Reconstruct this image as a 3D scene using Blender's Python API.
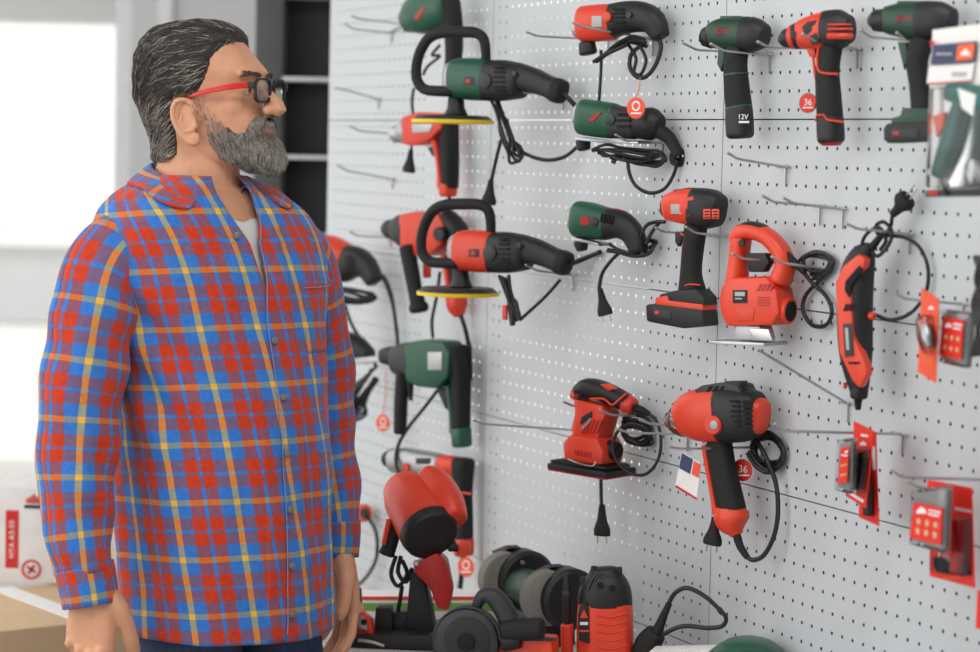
import bpy, bmesh, math, random
from mathutils import Vector, Matrix, noise
from mathutils.bvhtree import BVHTree
random.seed(7)
V = Vector
PI = math.pi
scene = bpy.context.scene
COL = scene.collection
for o in list(bpy.data.objects): bpy.data.objects.remove(o)

# ------------------------------------------------------------------ camera, world, lights, exposure
FPX, TILT, ROLL = 2483.7, 0.07196, 0.02254
CAMZ = 1.57
cu = V((0, math.sin(TILT), math.cos(TILT))); cf = V((0, math.cos(TILT), -math.sin(TILT))); cx_ = V((1, 0, 0))
CR = cx_*math.cos(ROLL) + cu*math.sin(ROLL)
CU = cu*math.cos(ROLL) - cx_*math.sin(ROLL)
CO = V((0, 0, CAMZ))
cam = bpy.data.cameras.new('camera'); camo = bpy.data.objects.new('camera', cam); COL.objects.link(camo)
m = Matrix((CR, CU, -cf)).transposed().to_4x4(); m.translation = CO
camo.matrix_world = m
cam.sensor_width = 36.0; cam.lens = FPX*36/980; cam.clip_end = 200
cam.dof.use_dof = True; cam.dof.focus_distance = 4.12; cam.dof.aperture_fstop = 3.4
scene.camera = camo

world = bpy.data.worlds.new('world'); scene.world = world; world.use_nodes = True
bg = world.node_tree.nodes['Background']
bg.inputs[0].default_value = (1.0, 0.985, 0.965, 1); bg.inputs[1].default_value = 1.75

def area(name, loc, target, sx, sy, power, col=(1, 1, 1)):
    l = bpy.data.lights.new(name, 'AREA'); l.shape = 'RECTANGLE'; l.size = sx; l.size_y = sy; l.energy = power; l.color = col
    o = bpy.data.objects.new(name, l); COL.objects.link(o); o.location = loc
    o.rotation_euler = (V(target)-V(loc)).to_track_quat('-Z', 'Y').to_euler(); return o
area('shop_window_light', (-4.6, 2.4, 2.4), (0, 4.4, 1.4), 3.0, 2.2, 25, (1, .99, .97))
area('ceiling_lamp', (0.15, 2.3, 3.3), (-0.45, 4.1, 1.4), 1.6, 0.9, 34, (1, .97, .93))

scene.view_settings.view_transform = 'Standard'; scene.view_settings.look = 'None'
scene.view_settings.gamma = 1; scene.view_settings.use_curve_mapping = False
scene.view_settings.exposure = 0.0

# ------------------------------------------------------------------ pixel rays -> places
def ray(px, py):
    return (cf + CR*((px-490)/FPX) - CU*((py-326)/FPX))
def Q(px, py, Y):                      # point on the ray at distance Y along world Y
    d = ray(px, py); return CO + d*(Y/d.y)
WYAW = 0.41486
WO = V((0.38259, 4.16935, CAMZ+0.05448))
S = V((math.sin(WYAW), -math.cos(WYAW), 0)); N = V((-math.cos(WYAW), -math.sin(WYAW), 0)); Z = V((0, 0, 1))
PITCH = 0.03; PW = 32.186*PITCH; PH = 0.30
def wp(s, o, h): return WO + S*s + N*o + Z*h
def hitplane(px, py, P0, n):
    d = ray(px, py); return CO + d*((P0-CO).dot(n)/d.dot(n))
def W(px, py, o=0.0): return hitplane(px, py, WO + N*o, N)

# ------------------------------------------------------------------ materials
def lin(c): return tuple(((v/255)/12.92 if v/255 <= .04045 else ((v/255+.055)/1.055)**2.4) for v in c)
MATS = {}
def mat(name, rgb, rough=.5, metal=0., var=.06, nscale=18., bump=0., bscale=300., spec=.5, trans=0., alpha=1., coat=0.):
    if name in MATS: return MATS[name]
    M = bpy.data.materials.new(name); M.use_nodes = True; nt = M.node_tree; b = nt.nodes['Principled BSDF']
    c = lin(rgb)
    tc = nt.nodes.new('ShaderNodeTexCoord')
    nz = nt.nodes.new('ShaderNodeTexNoise'); nz.inputs['Scale'].default_value = nscale; nz.inputs['Detail'].default_value = 4
    nt.links.new(tc.outputs['Object'], nz.inputs['Vector'])
    rp = nt.nodes.new('ShaderNodeValToRGB')
    rp.color_ramp.elements[0].position = .3; rp.color_ramp.elements[1].position = .7
    rp.color_ramp.elements[0].color = tuple(max(0, v*(1-var)) for v in c)+(1,)
    rp.color_ramp.elements[1].color = tuple(min(1, v*(1+var)) for v in c)+(1,)
    nt.links.new(nz.outputs['Fac'], rp.inputs['Fac']); nt.links.new(rp.outputs['Color'], b.inputs['Base Color'])
    b.inputs['Roughness'].default_value = rough; b.inputs['Metallic'].default_value = metal
    b.inputs['Specular IOR Level'].default_value = spec
    if coat: b.inputs['Coat Weight'].default_value = coat
    if trans: b.inputs['Transmission Weight'].default_value = trans
    if alpha < 1: b.inputs['Alpha'].default_value = alpha
    if bump:
        n2 = nt.nodes.new('ShaderNodeTexNoise'); n2.inputs['Scale'].default_value = bscale
        nt.links.new(tc.outputs['Object'], n2.inputs['Vector'])
        bp = nt.nodes.new('ShaderNodeBump'); bp.inputs['Strength'].default_value = bump; bp.inputs['Distance'].default_value = .002
        nt.links.new(n2.outputs['Fac'], bp.inputs['Height']); nt.links.new(bp.outputs['Normal'], b.inputs['Normal'])
    MATS[name] = M; return M

mat('board_white', (197, 203, 207), .42, 0, .015, 3)
mat('post_grey', (120, 122, 122), .5)
mat('dark_back', (24, 24, 26), .8)
mat('floor_tile', (168, 164, 158), .35, 0, .08, 2)
mat('column_grey', (186, 188, 190), .6, 0, .02, 2)
mat('frame_white', (205, 208, 210), .4)
mat('black_panel', (22, 22, 24), .6)
mat('dark_strip', (70, 71, 73), .5)
mat('shelf_white', (200, 198, 198), .4)
mat('chrome', (190, 190, 190), .28, .9, .02)
mat('wire', (176, 176, 174), .32, .75, .03)
mat('red', (222, 64, 38), .38, 0, .04, 30, .08, 900)
mat('red_bright', (230, 68, 40), .35, 0, .04, 30, .06, 900)
mat('red_dark', (176, 30, 26), .4, 0, .05)
mat('green', (28, 84, 62), .36, 0, .06, 30, .06, 900)
mat('green_dark', (22, 62, 44), .4, 0, .06, 30, .06, 900)
mat('teal', (22, 104, 98), .38, 0, .06)
mat('black', (24, 25, 27), .5, 0, .1, 30, .12, 900)
mat('rubber', (19, 20, 21), .72, 0, .1, 40, .2, 900)
mat('charcoal', (45, 47, 50), .5, 0, .08, 30, .1, 900)
mat('cable', (20, 21, 22), .45, 0, .1)
mat('deep', (8, 8, 9), .8)
mat('steel', (176, 178, 180), .3, .85, .06)
mat('silver', (168, 170, 172), .35, .6, .05)
mat('brass', (196, 176, 140), .3, .85)
mat('yellow', (236, 204, 30), .5)
mat('white_plastic', (232, 232, 230), .4)
mat('paper', (236, 236, 234), .7, 0, .01)
mat('label_silver', (170, 170, 168), .4, .2)
mat('tag_red', (206, 34, 30), .5)
mat('tag_orange', (240, 86, 52), .5)
mat('navy', (44, 58, 96), .5)
mat('orange_print', (240, 98, 44), .5)
mat('card_red', (228, 46, 30), .45)
mat('stone', (128, 128, 122), .9, 0, .12, 200, .5, 700)
mat('skin', (216, 158, 124), .5, 0, .07, 40, .25, 700)
mat('lip', (172, 104, 92), .45)
mat('hair_dark', (44, 39, 36), .42); mat('hair_mid', (84, 76, 70), .45); mat('hair_grey', (188, 181, 172), .45)
mat('beard_base', (118, 106, 96), .7, 0, .3, 160, .6, 500)
mat('hair_base', (52, 46, 42), .55, 0, .3, 90, .6, 300)
mat('tshirt', (216, 216, 214), .85)
mat('jeans', (44, 66, 98), .85, 0, .18, 60, .5, 900)
mat('leather', (48, 38, 32), .5)
mat('eye_white', (226, 220, 214), .2); mat('iris', (70, 56, 42), .2)
mat('glasses_red', (214, 36, 36), .3)
mat('cardboard', (206, 178, 142), .8, 0, .05, 12)
mat('box_white', (224, 222, 222), .6)
mat('button', (128, 126, 120), .35, .2)
mat('green_print', (120, 178, 96), .6); mat('pale_ground', (226, 222, 216), .9)
mat('stitch', (120, 150, 205), .8)

def glass_mat(name, tint=(1, 1, 1), gloss=.08, rough=.02):
    M = bpy.data.materials.new(name); M.use_nodes = True; nt = M.node_tree
    for n in list(nt.nodes): nt.nodes.remove(n)
    out = nt.nodes.new('ShaderNodeOutputMaterial'); mx = nt.nodes.new('ShaderNodeMixShader')
    t = nt.nodes.new('ShaderNodeBsdfTransparent'); t.inputs[0].default_value = (*tint, 1)
    g = nt.nodes.new('ShaderNodeBsdfGlossy'); g.inputs['Roughness'].default_value = rough
    fr = nt.nodes.new('ShaderNodeFresnel'); fr.inputs[0].default_value = 1.45
    ad = nt.nodes.new('ShaderNodeMath'); ad.operation = 'ADD'; ad.inputs[1].default_value = gloss
    nt.links.new(fr.outputs[0], ad.inputs[0]); nt.links.new(ad.outputs[0], mx.inputs[0])
    nt.links.new(t.outputs[0], mx.inputs[1]); nt.links.new(g.outputs[0], mx.inputs[2]); nt.links.new(mx.outputs[0], out.inputs[0])
    MATS[name] = M; return M
glass_mat('window_glass', (.97, .98, .98), .0)
glass_mat('lens_glass', (.62, .60, .70), .10)
glass_mat('clear_plastic', (.94, .95, .96), .02, .10)

# plaid: warp x weft, both with the same sett; uv in metres
def plaid(name, pu=.1, pv=.096, ou=0., ov=0.):
    M = bpy.data.materials.new(name); M.use_nodes = True; nt = M.node_tree; b = nt.nodes['Principled BSDF']
    uv = nt.nodes.new('ShaderNodeUVMap'); uv.uv_map = 'UVMap'
    sp = nt.nodes.new('ShaderNodeSeparateXYZ'); nt.links.new(uv.outputs[0], sp.inputs[0])
    def axis(out, per, off, bluec, redc, yelc, linec):
        a = nt.nodes.new('ShaderNodeMath'); a.operation = 'MULTIPLY_ADD'; a.inputs[1].default_value = 1/per; a.inputs[2].default_value = off
        nt.links.new(out, a.inputs[0])
        f = nt.nodes.new('ShaderNodeMath'); f.operation = 'FRACT'; nt.links.new(a.outputs[0], f.inputs[0])
        r = nt.nodes.new('ShaderNodeValToRGB'); r.color_ramp.interpolation = 'CONSTANT'
        st = [(0, yelc), (.055, bluec), (.265, redc), (.475, linec), (.535, redc), (.745, bluec), (.955, yelc)]
        e = r.color_ramp.elements; e[0].position = 0; e[0].color = (*lin(st[0][1]), 1); e[1].position = st[1][0]; e[1].color = (*lin(st[1][1]), 1)
        for p_, c_ in st[2:]:
            q = e.new(p_); q.color = (*lin(c_), 1)
        nt.links.new(f.outputs[0], r.inputs[0]); return r
    ru = axis(sp.outputs[0], pu, ou, (56, 122, 208), (204, 62, 34), (240, 194, 84), (52, 130, 220))
    rv = axis(sp.outputs[1], pv, ov, (62, 122, 208), (206, 66, 38), (238, 180, 72), (74, 128, 208))
    mx = nt.nodes.new('ShaderNodeMixRGB'); mx.inputs[0].default_value = .44
    def gam(sock, g_):
        n_ = nt.nodes.new('ShaderNodeGamma'); n_.inputs[1].default_value = g_; nt.links.new(sock, n_.inputs[0]); return n_.outputs[0]
    nt.links.new(gam(ru.outputs[0], 1/2.4), mx.inputs[1]); nt.links.new(gam(rv.outputs[0], 1/2.4), mx.inputs[2])
    mixed = gam(mx.outputs[0], 2.4)
    # twill grain
    wv = nt.nodes.new('ShaderNodeTexWave'); wv.inputs['Scale'].default_value = 260; wv.bands_direction = 'DIAGONAL'; wv.inputs['Distortion'].default_value = .6
    nt.links.new(uv.outputs[0], wv.inputs['Vector'])
    nz = nt.nodes.new('ShaderNodeTexNoise'); nz.inputs['Scale'].default_value = 120; nt.links.new(uv.outputs[0], nz.inputs['Vector'])
    hs = nt.nodes.new('ShaderNodeHueSaturation'); hs.inputs['Saturation'].default_value = 1.0
    vr = nt.nodes.new('ShaderNodeMapRange'); vr.inputs[3].default_value = .78; vr.inputs[4].default_value = 1.22
    nt.links.new(nz.outputs[0], vr.inputs[0]); nt.links.new(vr.outputs[0], hs.inputs['Value'])
    nt.links.new(mixed, hs.inputs['Color']); nt.links.new(hs.outputs[0], b.inputs['Base Color'])
    bp = nt.nodes.new('ShaderNodeBump'); bp.inputs['Strength'].default_value = .25; bp.inputs['Distance'].default_value = .001
    nt.links.new(wv.outputs[0], bp.inputs['Height']); nt.links.new(bp.outputs[0], b.inputs['Normal'])
    b.inputs['Roughness'].default_value = .9; b.inputs['Specular IOR Level'].default_value = .15
    b.inputs['Sheen Weight'].default_value = .15
    MATS[name] = M; return M

# ------------------------------------------------------------------ object helpers
def tag(o, label=None, cat=None, group=None, kind=None):
    if label: o['label'] = label
    if cat: o['category'] = cat
    if group: o['group'] = group
    if kind: o['kind'] = kind
    return o
def empty(name, loc=(0, 0, 0), label=None, cat=None, group=None, kind=None, rot=None):
    o = bpy.data.objects.new(name, None); COL.objects.link(o); o.empty_display_size = .05
    if rot is not None:
        M_ = rot.to_4x4(); M_.translation = V(loc); o.matrix_world = M_
    else: o.location = loc
    return tag(o, label, cat, group, kind)
def mesh_obj(name, verts, faces, mname, parent=None, sharp=38, smooth=True, uvs=None, fix=True):
    me = bpy.data.meshes.new(name); me.from_pydata([tuple(v) for v in verts], [], faces)
    if uvs is not None:
        uvl = me.uv_layers.new(name='UVMap')
        for lp in me.loops: uvl.data[lp.index].uv = uvs[lp.vertex_index]
    if fix:
        bm = bmesh.new(); bm.from_mesh(me); bmesh.ops.recalc_face_normals(bm, faces=bm.faces); bm.to_mesh(me); bm.free()
    if smooth:
        me.polygons.foreach_set('use_smooth', [True]*len(me.polygons))
        if sharp: me.set_sharp_from_angle(angle=math.radians(sharp))
    if mname: me.materials.append(MATS[mname] if isinstance(mname, str) else mname)
    o = bpy.data.objects.new(name, me); COL.objects.link(o)
    if parent: o.parent = parent
    return o
def spow(v, e): return math.copysign(abs(v)**e, v)
class G:                                   # geometry collector
    def __init__(s): s.v = []; s.f = []
    def add(s, vs, fs):
        b = len(s.v); s.v += [V(q) for q in vs]; s.f += [tuple(b+i for i in f) for f in fs]; return s
    def box(s, c, sz, R=None, bev=0.):
        c = V(c); hx, hy, hz = sz[0]/2, sz[1]/2, sz[2]/2
        if bev <= 0:
            vs = [V((x*hx, y*hy, z*hz)) for x in (-1, 1) for y in (-1, 1) for z in (-1, 1)]
            fs = [(0, 1, 3, 2), (4, 6, 7, 5), (0, 4, 5, 1), (2, 3, 7, 6), (0, 2, 6, 4), (1, 5, 7, 3)]
        else:
            bm = bmesh.new(); bmesh.ops.create_cube(bm, size=1)
            for q in bm.verts: q.co = V((q.co.x*sz[0], q.co.y*sz[1], q.co.z*sz[2]))
            bmesh.ops.bevel(bm, geom=bm.edges[:], offset=bev, segments=2, profile=.6, affect='EDGES')
            bm.verts.index_update(); vs = [q.co.copy() for q in bm.verts]; fs = [tuple(q.index for q in f.verts) for f in bm.faces]; bm.free()
        if R is not None: vs = [R @ q for q in vs]
        return s.add([c+q for q in vs], fs)
    def rings(s, rs, cap=True, closed=True):
        n = len(rs[0]); b = len(s.v)
        for r in rs: s.v += [V(q) for q in r]
        for i in range(len(rs)-1):
            for j in range(n if closed else n-1):
                k = (j+1) % n
                s.f.append((b+i*n+j, b+i*n+k, b+(i+1)*n+k, b+(i+1)*n+j))
        if cap:
            s.f.append(tuple(b+j for j in range(n))); s.f.append(tuple(b+(len(rs)-1)*n+j for j in range(n)))
        return s
    def sweep(s, pts, ra, rb=None, ref=(0, 0, 1), n=16, e=2., cap=True, rnd=True):
        """tube along pts; ra along ref-perp in-plane, rb along ref"""
        pts = [V(p) for p in pts]; k = len(pts)
        ra = [ra]*k if not hasattr(ra, '__len__') else list(ra)
        rb = ra if rb is None else ([rb]*k if not hasattr(rb, '__len__') else list(rb))
        rs = []; ref = V(ref).normalized()
        for i in range(k):
            t = (pts[min(i+1, k-1)]-pts[max(i-1, 0)])
            if t.length < 1e-9: t = V((0, 0, 1))
            t.normalize()
            b = ref - t*ref.dot(t)
            if b.length < 1e-3:
                b = t.orthogonal()
            b.normalize(); a = t.cross(b)
            rs.append([pts[i] + a*(ra[i]*spow(math.cos(2*PI*j/n), 2/e)) + b*(rb[i]*spow(math.sin(2*PI*j/n), 2/e)) for j in range(n)])
        return s.rings(rs, cap)
    def ball(s, c, r, R=None, n=12, m_=8):
        c = V(c); r = (r, r, r) if not hasattr(r, '__len__') else r
        rs = []
        for i in range(m_+1):
            th = PI*i/m_; q = []
            rad = max(math.sin(th), 1e-4)
            for j in range(n):
                p = V((r[0]*rad*math.cos(2*PI*j/n), r[1]*rad*math.sin(2*PI*j/n), r[2]*math.cos(th)))
                if R is not None: p = R @ p
                q.append(c+p)
            rs.append(q)
        return s.rings(rs, True)
    def prism(s, poly, axis, bev=0.):
        """poly: points of a planar loop, extruded by +-axis/2"""
        bm = bmesh.new(); h = V(axis)*.5
        vs = [bm.verts.new(V(p)-h) for p in poly]; f = bm.faces.new(vs)
        r = bmesh.ops.extrude_face_region(bm, geom=[f])
        for q in r['geom']:
            if isinstance(q, bmesh.types.BMVert): q.co += V(axis)
        bmesh.ops.recalc_face_normals(bm, faces=bm.faces)
        if bev > 0:
            bmesh.ops.bevel(bm, geom=bm.edges[:], offset=bev, segments=2, profile=.6, affect='EDGES', clamp_overlap=True)
        bm.verts.index_update()
        s.add([q.co.copy() for q in bm.verts], [tuple(q.index for q in f.verts) for f in bm.faces]); bm.free(); return s
    def obj(s, name, mname, parent=None, sharp=38, **k): return mesh_obj(name, s.v, s.f, mname, parent, sharp, **k)
def cr(pts, n=6):                          # Catmull-Rom through points (tuples of any length)
    P = [tuple(p) for p in pts]; L = len(P); out = []
    for i in range(L-1):
        p0, p1, p2, p3 = P[max(i-1, 0)], P[i], P[i+1], P[min(i+2, L-1)]
        for q in range(n):
            t = q/n
            out.append(tuple(.5*(2*b+(c-a)*t+(2*a-5*b+4*c-d)*t*t+(3*b-a-3*c+d)*t**3) for a, b, c, d in zip(p0, p1, p2, p3)))
    out.append(P[-1]); return out
def text_obj(name, s, size, mname, parent, M4, thick=.0004, align='CENTER'):
    c = bpy.data.curves.new('txt', 'FONT'); c.body = s; c.size = size; c.align_x = align; c.align_y = 'CENTER'; c.extrude = thick; c.resolution_u = 2
    t = bpy.data.objects.new('txt', c); COL.objects.link(t)
    dg = bpy.context.evaluated_depsgraph_get(); me = bpy.data.meshes.new_from_object(t.evaluated_get(dg))
    bpy.data.objects.remove(t); me.materials.clear(); me.materials.append(MATS[mname])
    o = bpy.data.objects.new(name, me); COL.objects.link(o); o.parent = parent; o.matrix_local = M4; return o

# ------------------------------------------------------------------ setting
def slab(name, c, sz, mname, kind='structure', R=None, parent=None, bev=0):
    o = G().box((0, 0, 0), sz, R, bev).obj(name, mname, parent); o.location = c
    if kind: o['kind'] = kind
    return o
slab('floor', (0, 5, -.05), (12, 14, .1), 'floor_tile')
YB = 9.0
def bx(px): return (px-490)/FPX*YB
# window wall behind: column, two glazed openings with frames
slab('wall_back', ((bx(129)+bx(252))/2, YB+.1, 1.6), (bx(252)-bx(129), .3, 3.2), 'column_grey')
slab('trim_1', ((bx(163)), YB-.06, 1.6), (.05, .03, 3.2), 'frame_white')
slab('trim_2', (bx(123.5), YB+.02, 1.6), (bx(130)-bx(117), .12, 3.2), 'frame_white')
for i, (a, b) in enumerate(((-4.2, bx(117)), (bx(252), 2.4))):
    w = empty('window_%d' % (i+1), ((a+b)/2, YB, 0), kind='structure')
    for x in (a, b):
        slab('window_frame', (x-(a+b)/2, .06, 1.6), (.05, .06, 3.2), 'frame_white', None, parent=w)
    slab('window_frame', (0, .06, .05), (b-a, .06, .1), 'frame_white', None, parent=w)
    slab('window_frame', (0, .06, 3.17), (b-a, .06, .06), 'frame_white', None, parent=w)
    slab('window_pane', (0, .06, 1.6), (b-a-.05, .008, 3.08), 'window_glass', None, parent=w)

# pegboard: one perforated panel mesh, shared by every panel
def panel_mesh():
    vs = []; fs = []; t = .0004; g = 1.093*PITCH; n = 12; r = .0030
    w = PW-.003; h = PH-.0022
    # column edges / row edges around the holes
    xs = [.0015] + [g+(i-.5)*PITCH for i in range(1, 31)] + [PW-.0015]
    ys = [.0011] + [PITCH*j for j in range(1, 10)] + [PH-.0011]
    idx = {}
    def vid(x, y, z):
        k = (round(x, 6), round(y, 6), round(z, 6))
        if k not in idx: idx[k] = len(vs); vs.append((x, -z, -y))
        return idx[k]
    for i in range(31):
        for j in range(10):
            cx, cy = g+i*PITCH, (j+.5)*PITCH
            x0, x1, y0, y1 = xs[i], xs[i+1], ys[j], ys[j+1]
            sq = []
            for k in range(n):
                a = 2*PI*(k+.5)/n
                # square boundary point in the same direction
                dx, dy = math.cos(a), math.sin(a); sc = 1/max(abs(dx), abs(dy))
                u, v = dx*sc, dy*sc
                if k in (1, 4, 7, 10): u, v = math.copysign(1, dx), math.copysign(1, dy)
                X = cx + (u*(x1-cx) if u > 0 else u*(cx-x0)); Y = cy + (v*(y1-cy) if v > 0 else v*(cy-y0))
                sq.append((X, Y, cx+r*dx, cy+r*dy))
            for k in range(n):
                a, b = sq[k], sq[(k+1) % n]
                fs.append((vid(a[0], a[1], 0), vid(b[0], b[1], 0), vid(b[2], b[3], 0), vid(a[2], a[3], 0)))
                fs.append((vid(a[2], a[3], 0), vid(b[2], b[3], 0), vid(b[2], b[3], -t), vid(a[2], a[3], -t)))
    # folded edges
    X0, X1, Y0, Y1 = xs[0], xs[-1], ys[0], ys[-1]; d = -.012
    for (p, q) in (((X0, Y0), (X1, Y0)), ((X1, Y0), (X1, Y1)), ((X1, Y1), (X0, Y1)), ((X0, Y1), (X0, Y0))):
        fs.append((vid(*p, 0), vid(*q, 0), vid(*q, d), vid(*p, d)))
    me = bpy.data.meshes.new('panel'); me.from_pydata(vs, [], fs)
    bm = bmesh.new(); bm.from_mesh(me); bmesh.ops.recalc_face_normals(bm, faces=bm.faces); bm.to_mesh(me); bm.free()
    me.materials.append(MATS['board_white']); return me
WR = Matrix((S, -N, Z)).transposed()       # local X along the board, Y into the board, Z up
wall = empty('wall_right', wp(0, 0, 0), kind='structure', rot=WR)
PM = panel_mesh()
for c in range(-2, 2):
    for r_ in range(-2, 5):
        o = bpy.data.objects.new('panel', PM); COL.objects.link(o); o.parent = wall
        o.location = (c*PW, 0, -r_*PH)
for c in range(-2, 3):
    G().box((c*PW, .022, -.45), (.03, .016, 2.3)).obj('upright', 'post_grey', wall)
# back of the gondola: dark backing board behind the right part
q0 = W(648, 420, -.30)
s0 = (q0-WO).dot(S)
G().box(((s0+2.2)/2, .30, -.45), (2.2-s0, .012, 2.4)).obj('backing_board', 'dark_back', wall)

slab('shade_ceiling', (1.0, 4.0, 3.5), (5.6, 11.0, .1), 'column_grey')  # unseen; added to block sky light from overhead, left side stays open
slab('shade_wall', (.8, -1.6, 1.7), (6.0, .1, 3.5), 'column_grey')  # unseen; added behind the camera to darken the board towards the right
# display table in front of the board
HD = -.935; DZ = WO.z+HD; SA = -.73; SB = 1.95
base = empty('display_table', wp(.6, .32, -WO.z), 'white metal display table in front of the perforated board carrying machines', 'table', rot=WR)
G().box(((SA+SB)/2-.6, 0, DZ-.012), (SB-SA, .44, .024), None, .004).obj('table_top', 'shelf_white', base)
for x in (SA+.03, .6, SB-.03):
    for y in (-.19, .19): G().box((x-.6, y, (DZ-.024)/2), (.035, .035, DZ-.024), None, .003).obj('leg', 'post_grey', base)
G().box(((SA+SB)/2-.6, .19, .25), (SB-SA-.1, .02, .04)).obj('rail', 'post_grey', base)
# dark display stand beyond the end of the board
YD = 6.7
def dx(px): return (px-490)/FPX*YD
st = empty('display_stand', (dx(300), YD, 0), 'tall black display stand with white shelf bars behind the man', 'display stand')
def sb(name, a, b, z0, z1, y0, y1, mn): return G().box(((a+b)/2-dx(300), (y0+y1)/2-YD, (z0+z1)/2), (b-a, y1-y0, z1-z0), None, .003).obj(name, mn, st)
sb('side_post', dx(251), dx(278), 0, 2.6, YD-.02, YD+.25, 'dark_strip')
sb('back_panel', dx(277), dx(420), 0, 2.6, YD+.10, YD+.14, 'black_panel')
def dz(py): return CAMZ-(py-147)*YD/FPX
for py in (1.5, 84, 161.5, 240, 318):
    sb('shelf_bar', dx(278), dx(420), dz(py)-.006, dz(py)+.006, YD-.02, YD+.10, 'shelf_white')
# cartons left of the man
def carton(name, label, cx, cy, z0, w, d, h, rz, mn):
    e = empty(name, (cx, cy, z0), label, 'box', rot=Matrix.Rotation(rz, 3, 'Z'))
    G().box((0, 0, h/2), (w, d, h), None, .004).obj('carton', mn, e); return e
c1 = carton('cardboard_box', 'large tan cardboard box standing on the floor at the far left', -.89, 4.98, 0, .42, .42, .625, .62, 'cardboard')
G().box((0, 0, .6255), (.05, .42, .002)).obj('tape', 'paper', c1)
c2 = carton('machine_carton', 'white carton with red side stripe and round emblem on the cardboard box', -.91, 5.30, .6275, .27, .2, .205, .0, 'box_white')
def print_(name, x0, x1, z0, z1, mn, par, y=-.1005): return G().box(((x0+x1)/2, y, (z0+z1)/2), (x1-x0, .002, z1-z0)).obj(name, mn, par)
print_('red_stripe', -.103, -.076, .032, .155, 'tag_red', c2)
text_obj('lettering', 'HYA A3-50', .017, 'paper', c2, Matrix.Translation((-.0895, -.1018, .0935)) @ Matrix.Rotation(PI/2, 4, 'X') @ Matrix.Rotation(PI/2, 4, 'Z'))
def ring_print(par, x, z, r, y, mn='tag_red'):
    g = G(); g.rings([[V((x+q*math.cos(2*PI*k/28), y, z+q*math.sin(2*PI*k/28))) for k in range(28)] for q in (r, r*.78)], False)
    for a in (.6, 2.2): g.box((x, y, z), (r*1.1, .001, r*.22), Matrix.Rotation(a, 3, 'Y'))
    g.obj('emblem', mn, par)
ring_print(c2, -.048, .030, .021, -.1015)
g = G()
for k in range(5): g.box((-.044+(k-2)*.007, -.1005, .176+.002*(2-abs(k-2))), (.005, .002, .010+.005*(2-abs(k-2))))
g.obj('emblem', 'tag_red', c2); print_('emblem', -.064, -.024, .160, .167, 'black', c2)
# outside, seen washed out through the glass
slab('ground_outside', (0, 40, -.06), (90, 62, .1), 'pale_ground')
b = empty('far_building', (0, 46, 0), 'long white building across the street seen through the shop window', 'building')
G().box((0, 0, 1.9), (46, 6, 3.8)).obj('wall', 'paper', b)
G().box((0, -.1, 3.85), (46.4, 6.4, .2)).obj('roof', 'frame_white', b)
e = empty('low_wall', (-6, 21, 0), 'low pale grey wall outside the shop window at the left', 'wall')
G().box((0, 0, .3), (14, .3, .6)).obj('masonry', 'column_grey', e); G().box((0, 0, .63), (14.1, .4, .06)).obj('coping', 'label_silver', e)
slab('view_dimmer', (-2.75, YB+.14, 2.595), (2.85, .01, 1.22), 'paper')  # made-up panel, greys the overbright view at the window top
# ------------------------------------------------------------------ the man
YM = 4.12
PHI = math.radians(42)
fB = V((math.sin(PHI), -math.cos(PHI), 0)); lB = V((math.cos(PHI), math.sin(PHI), 0))   # front, left of the torso
PHH = math.radians(70)
fH = V((math.sin(PHH), -math.cos(PHH), 0)); lH = V((math.cos(PHH), math.sin(PHH), 0))
HO = Q(205, 95, YM)
man = empty('person', (Q(216, 400, YM).x, YM, 0), 'grey-haired bearded man in red glasses and orange-blue plaid shirt standing in profile', 'person')
MP = V(man.location)
def rel(p): return V(p)-MP
def H(x, y, z): return HO + fH*x*.001 + lH*y*.001 + Z*z*.001      # head frame in mm (front, left, up)

skin = G()
# skull and face
lev = [(115, -18, 12, 12), (111, -52, 28, 36), (101, -76, 50, 55), (82, -94, 68, 67), (58, -104, 90, 74), (38, -107, 107, 76), (16, -106, 99, 74), (-8, -102, 98, 72),
       (-32, -95, 107, 69), (-50, -88, 113, 65), (-70, -80, 113, 61), (-92, -62, 115, 54), (-106, -36, 107, 46), (-115, 0, 84, 30)]
lv = cr(lev, 3); rs = []
for (z, xb, xf, w) in lv:
    c0 = -5; ring = []
    for j in range(40):
        a = 2*PI*j/40; ca, sa = math.cos(a), math.sin(a)
        x = c0 + (spow(ca, .95)*(xf-c0) if ca > 0 else -spow(-ca, .95)*(c0-xb)); y = w*spow(sa, .92)
        ring.append(H(x, y, z))
    rs.append(ring)
skin.rings(rs)
# neck
skin.sweep([H(-20, 0, -40), H(-15, 0, -80), H(-12, 0, -115), H(-14, 0, -155), H(-20, 0, -215)], [.062, .067, .072, .076, .088], [.056, .057, .059, .064, .09], lH, 28)
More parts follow.
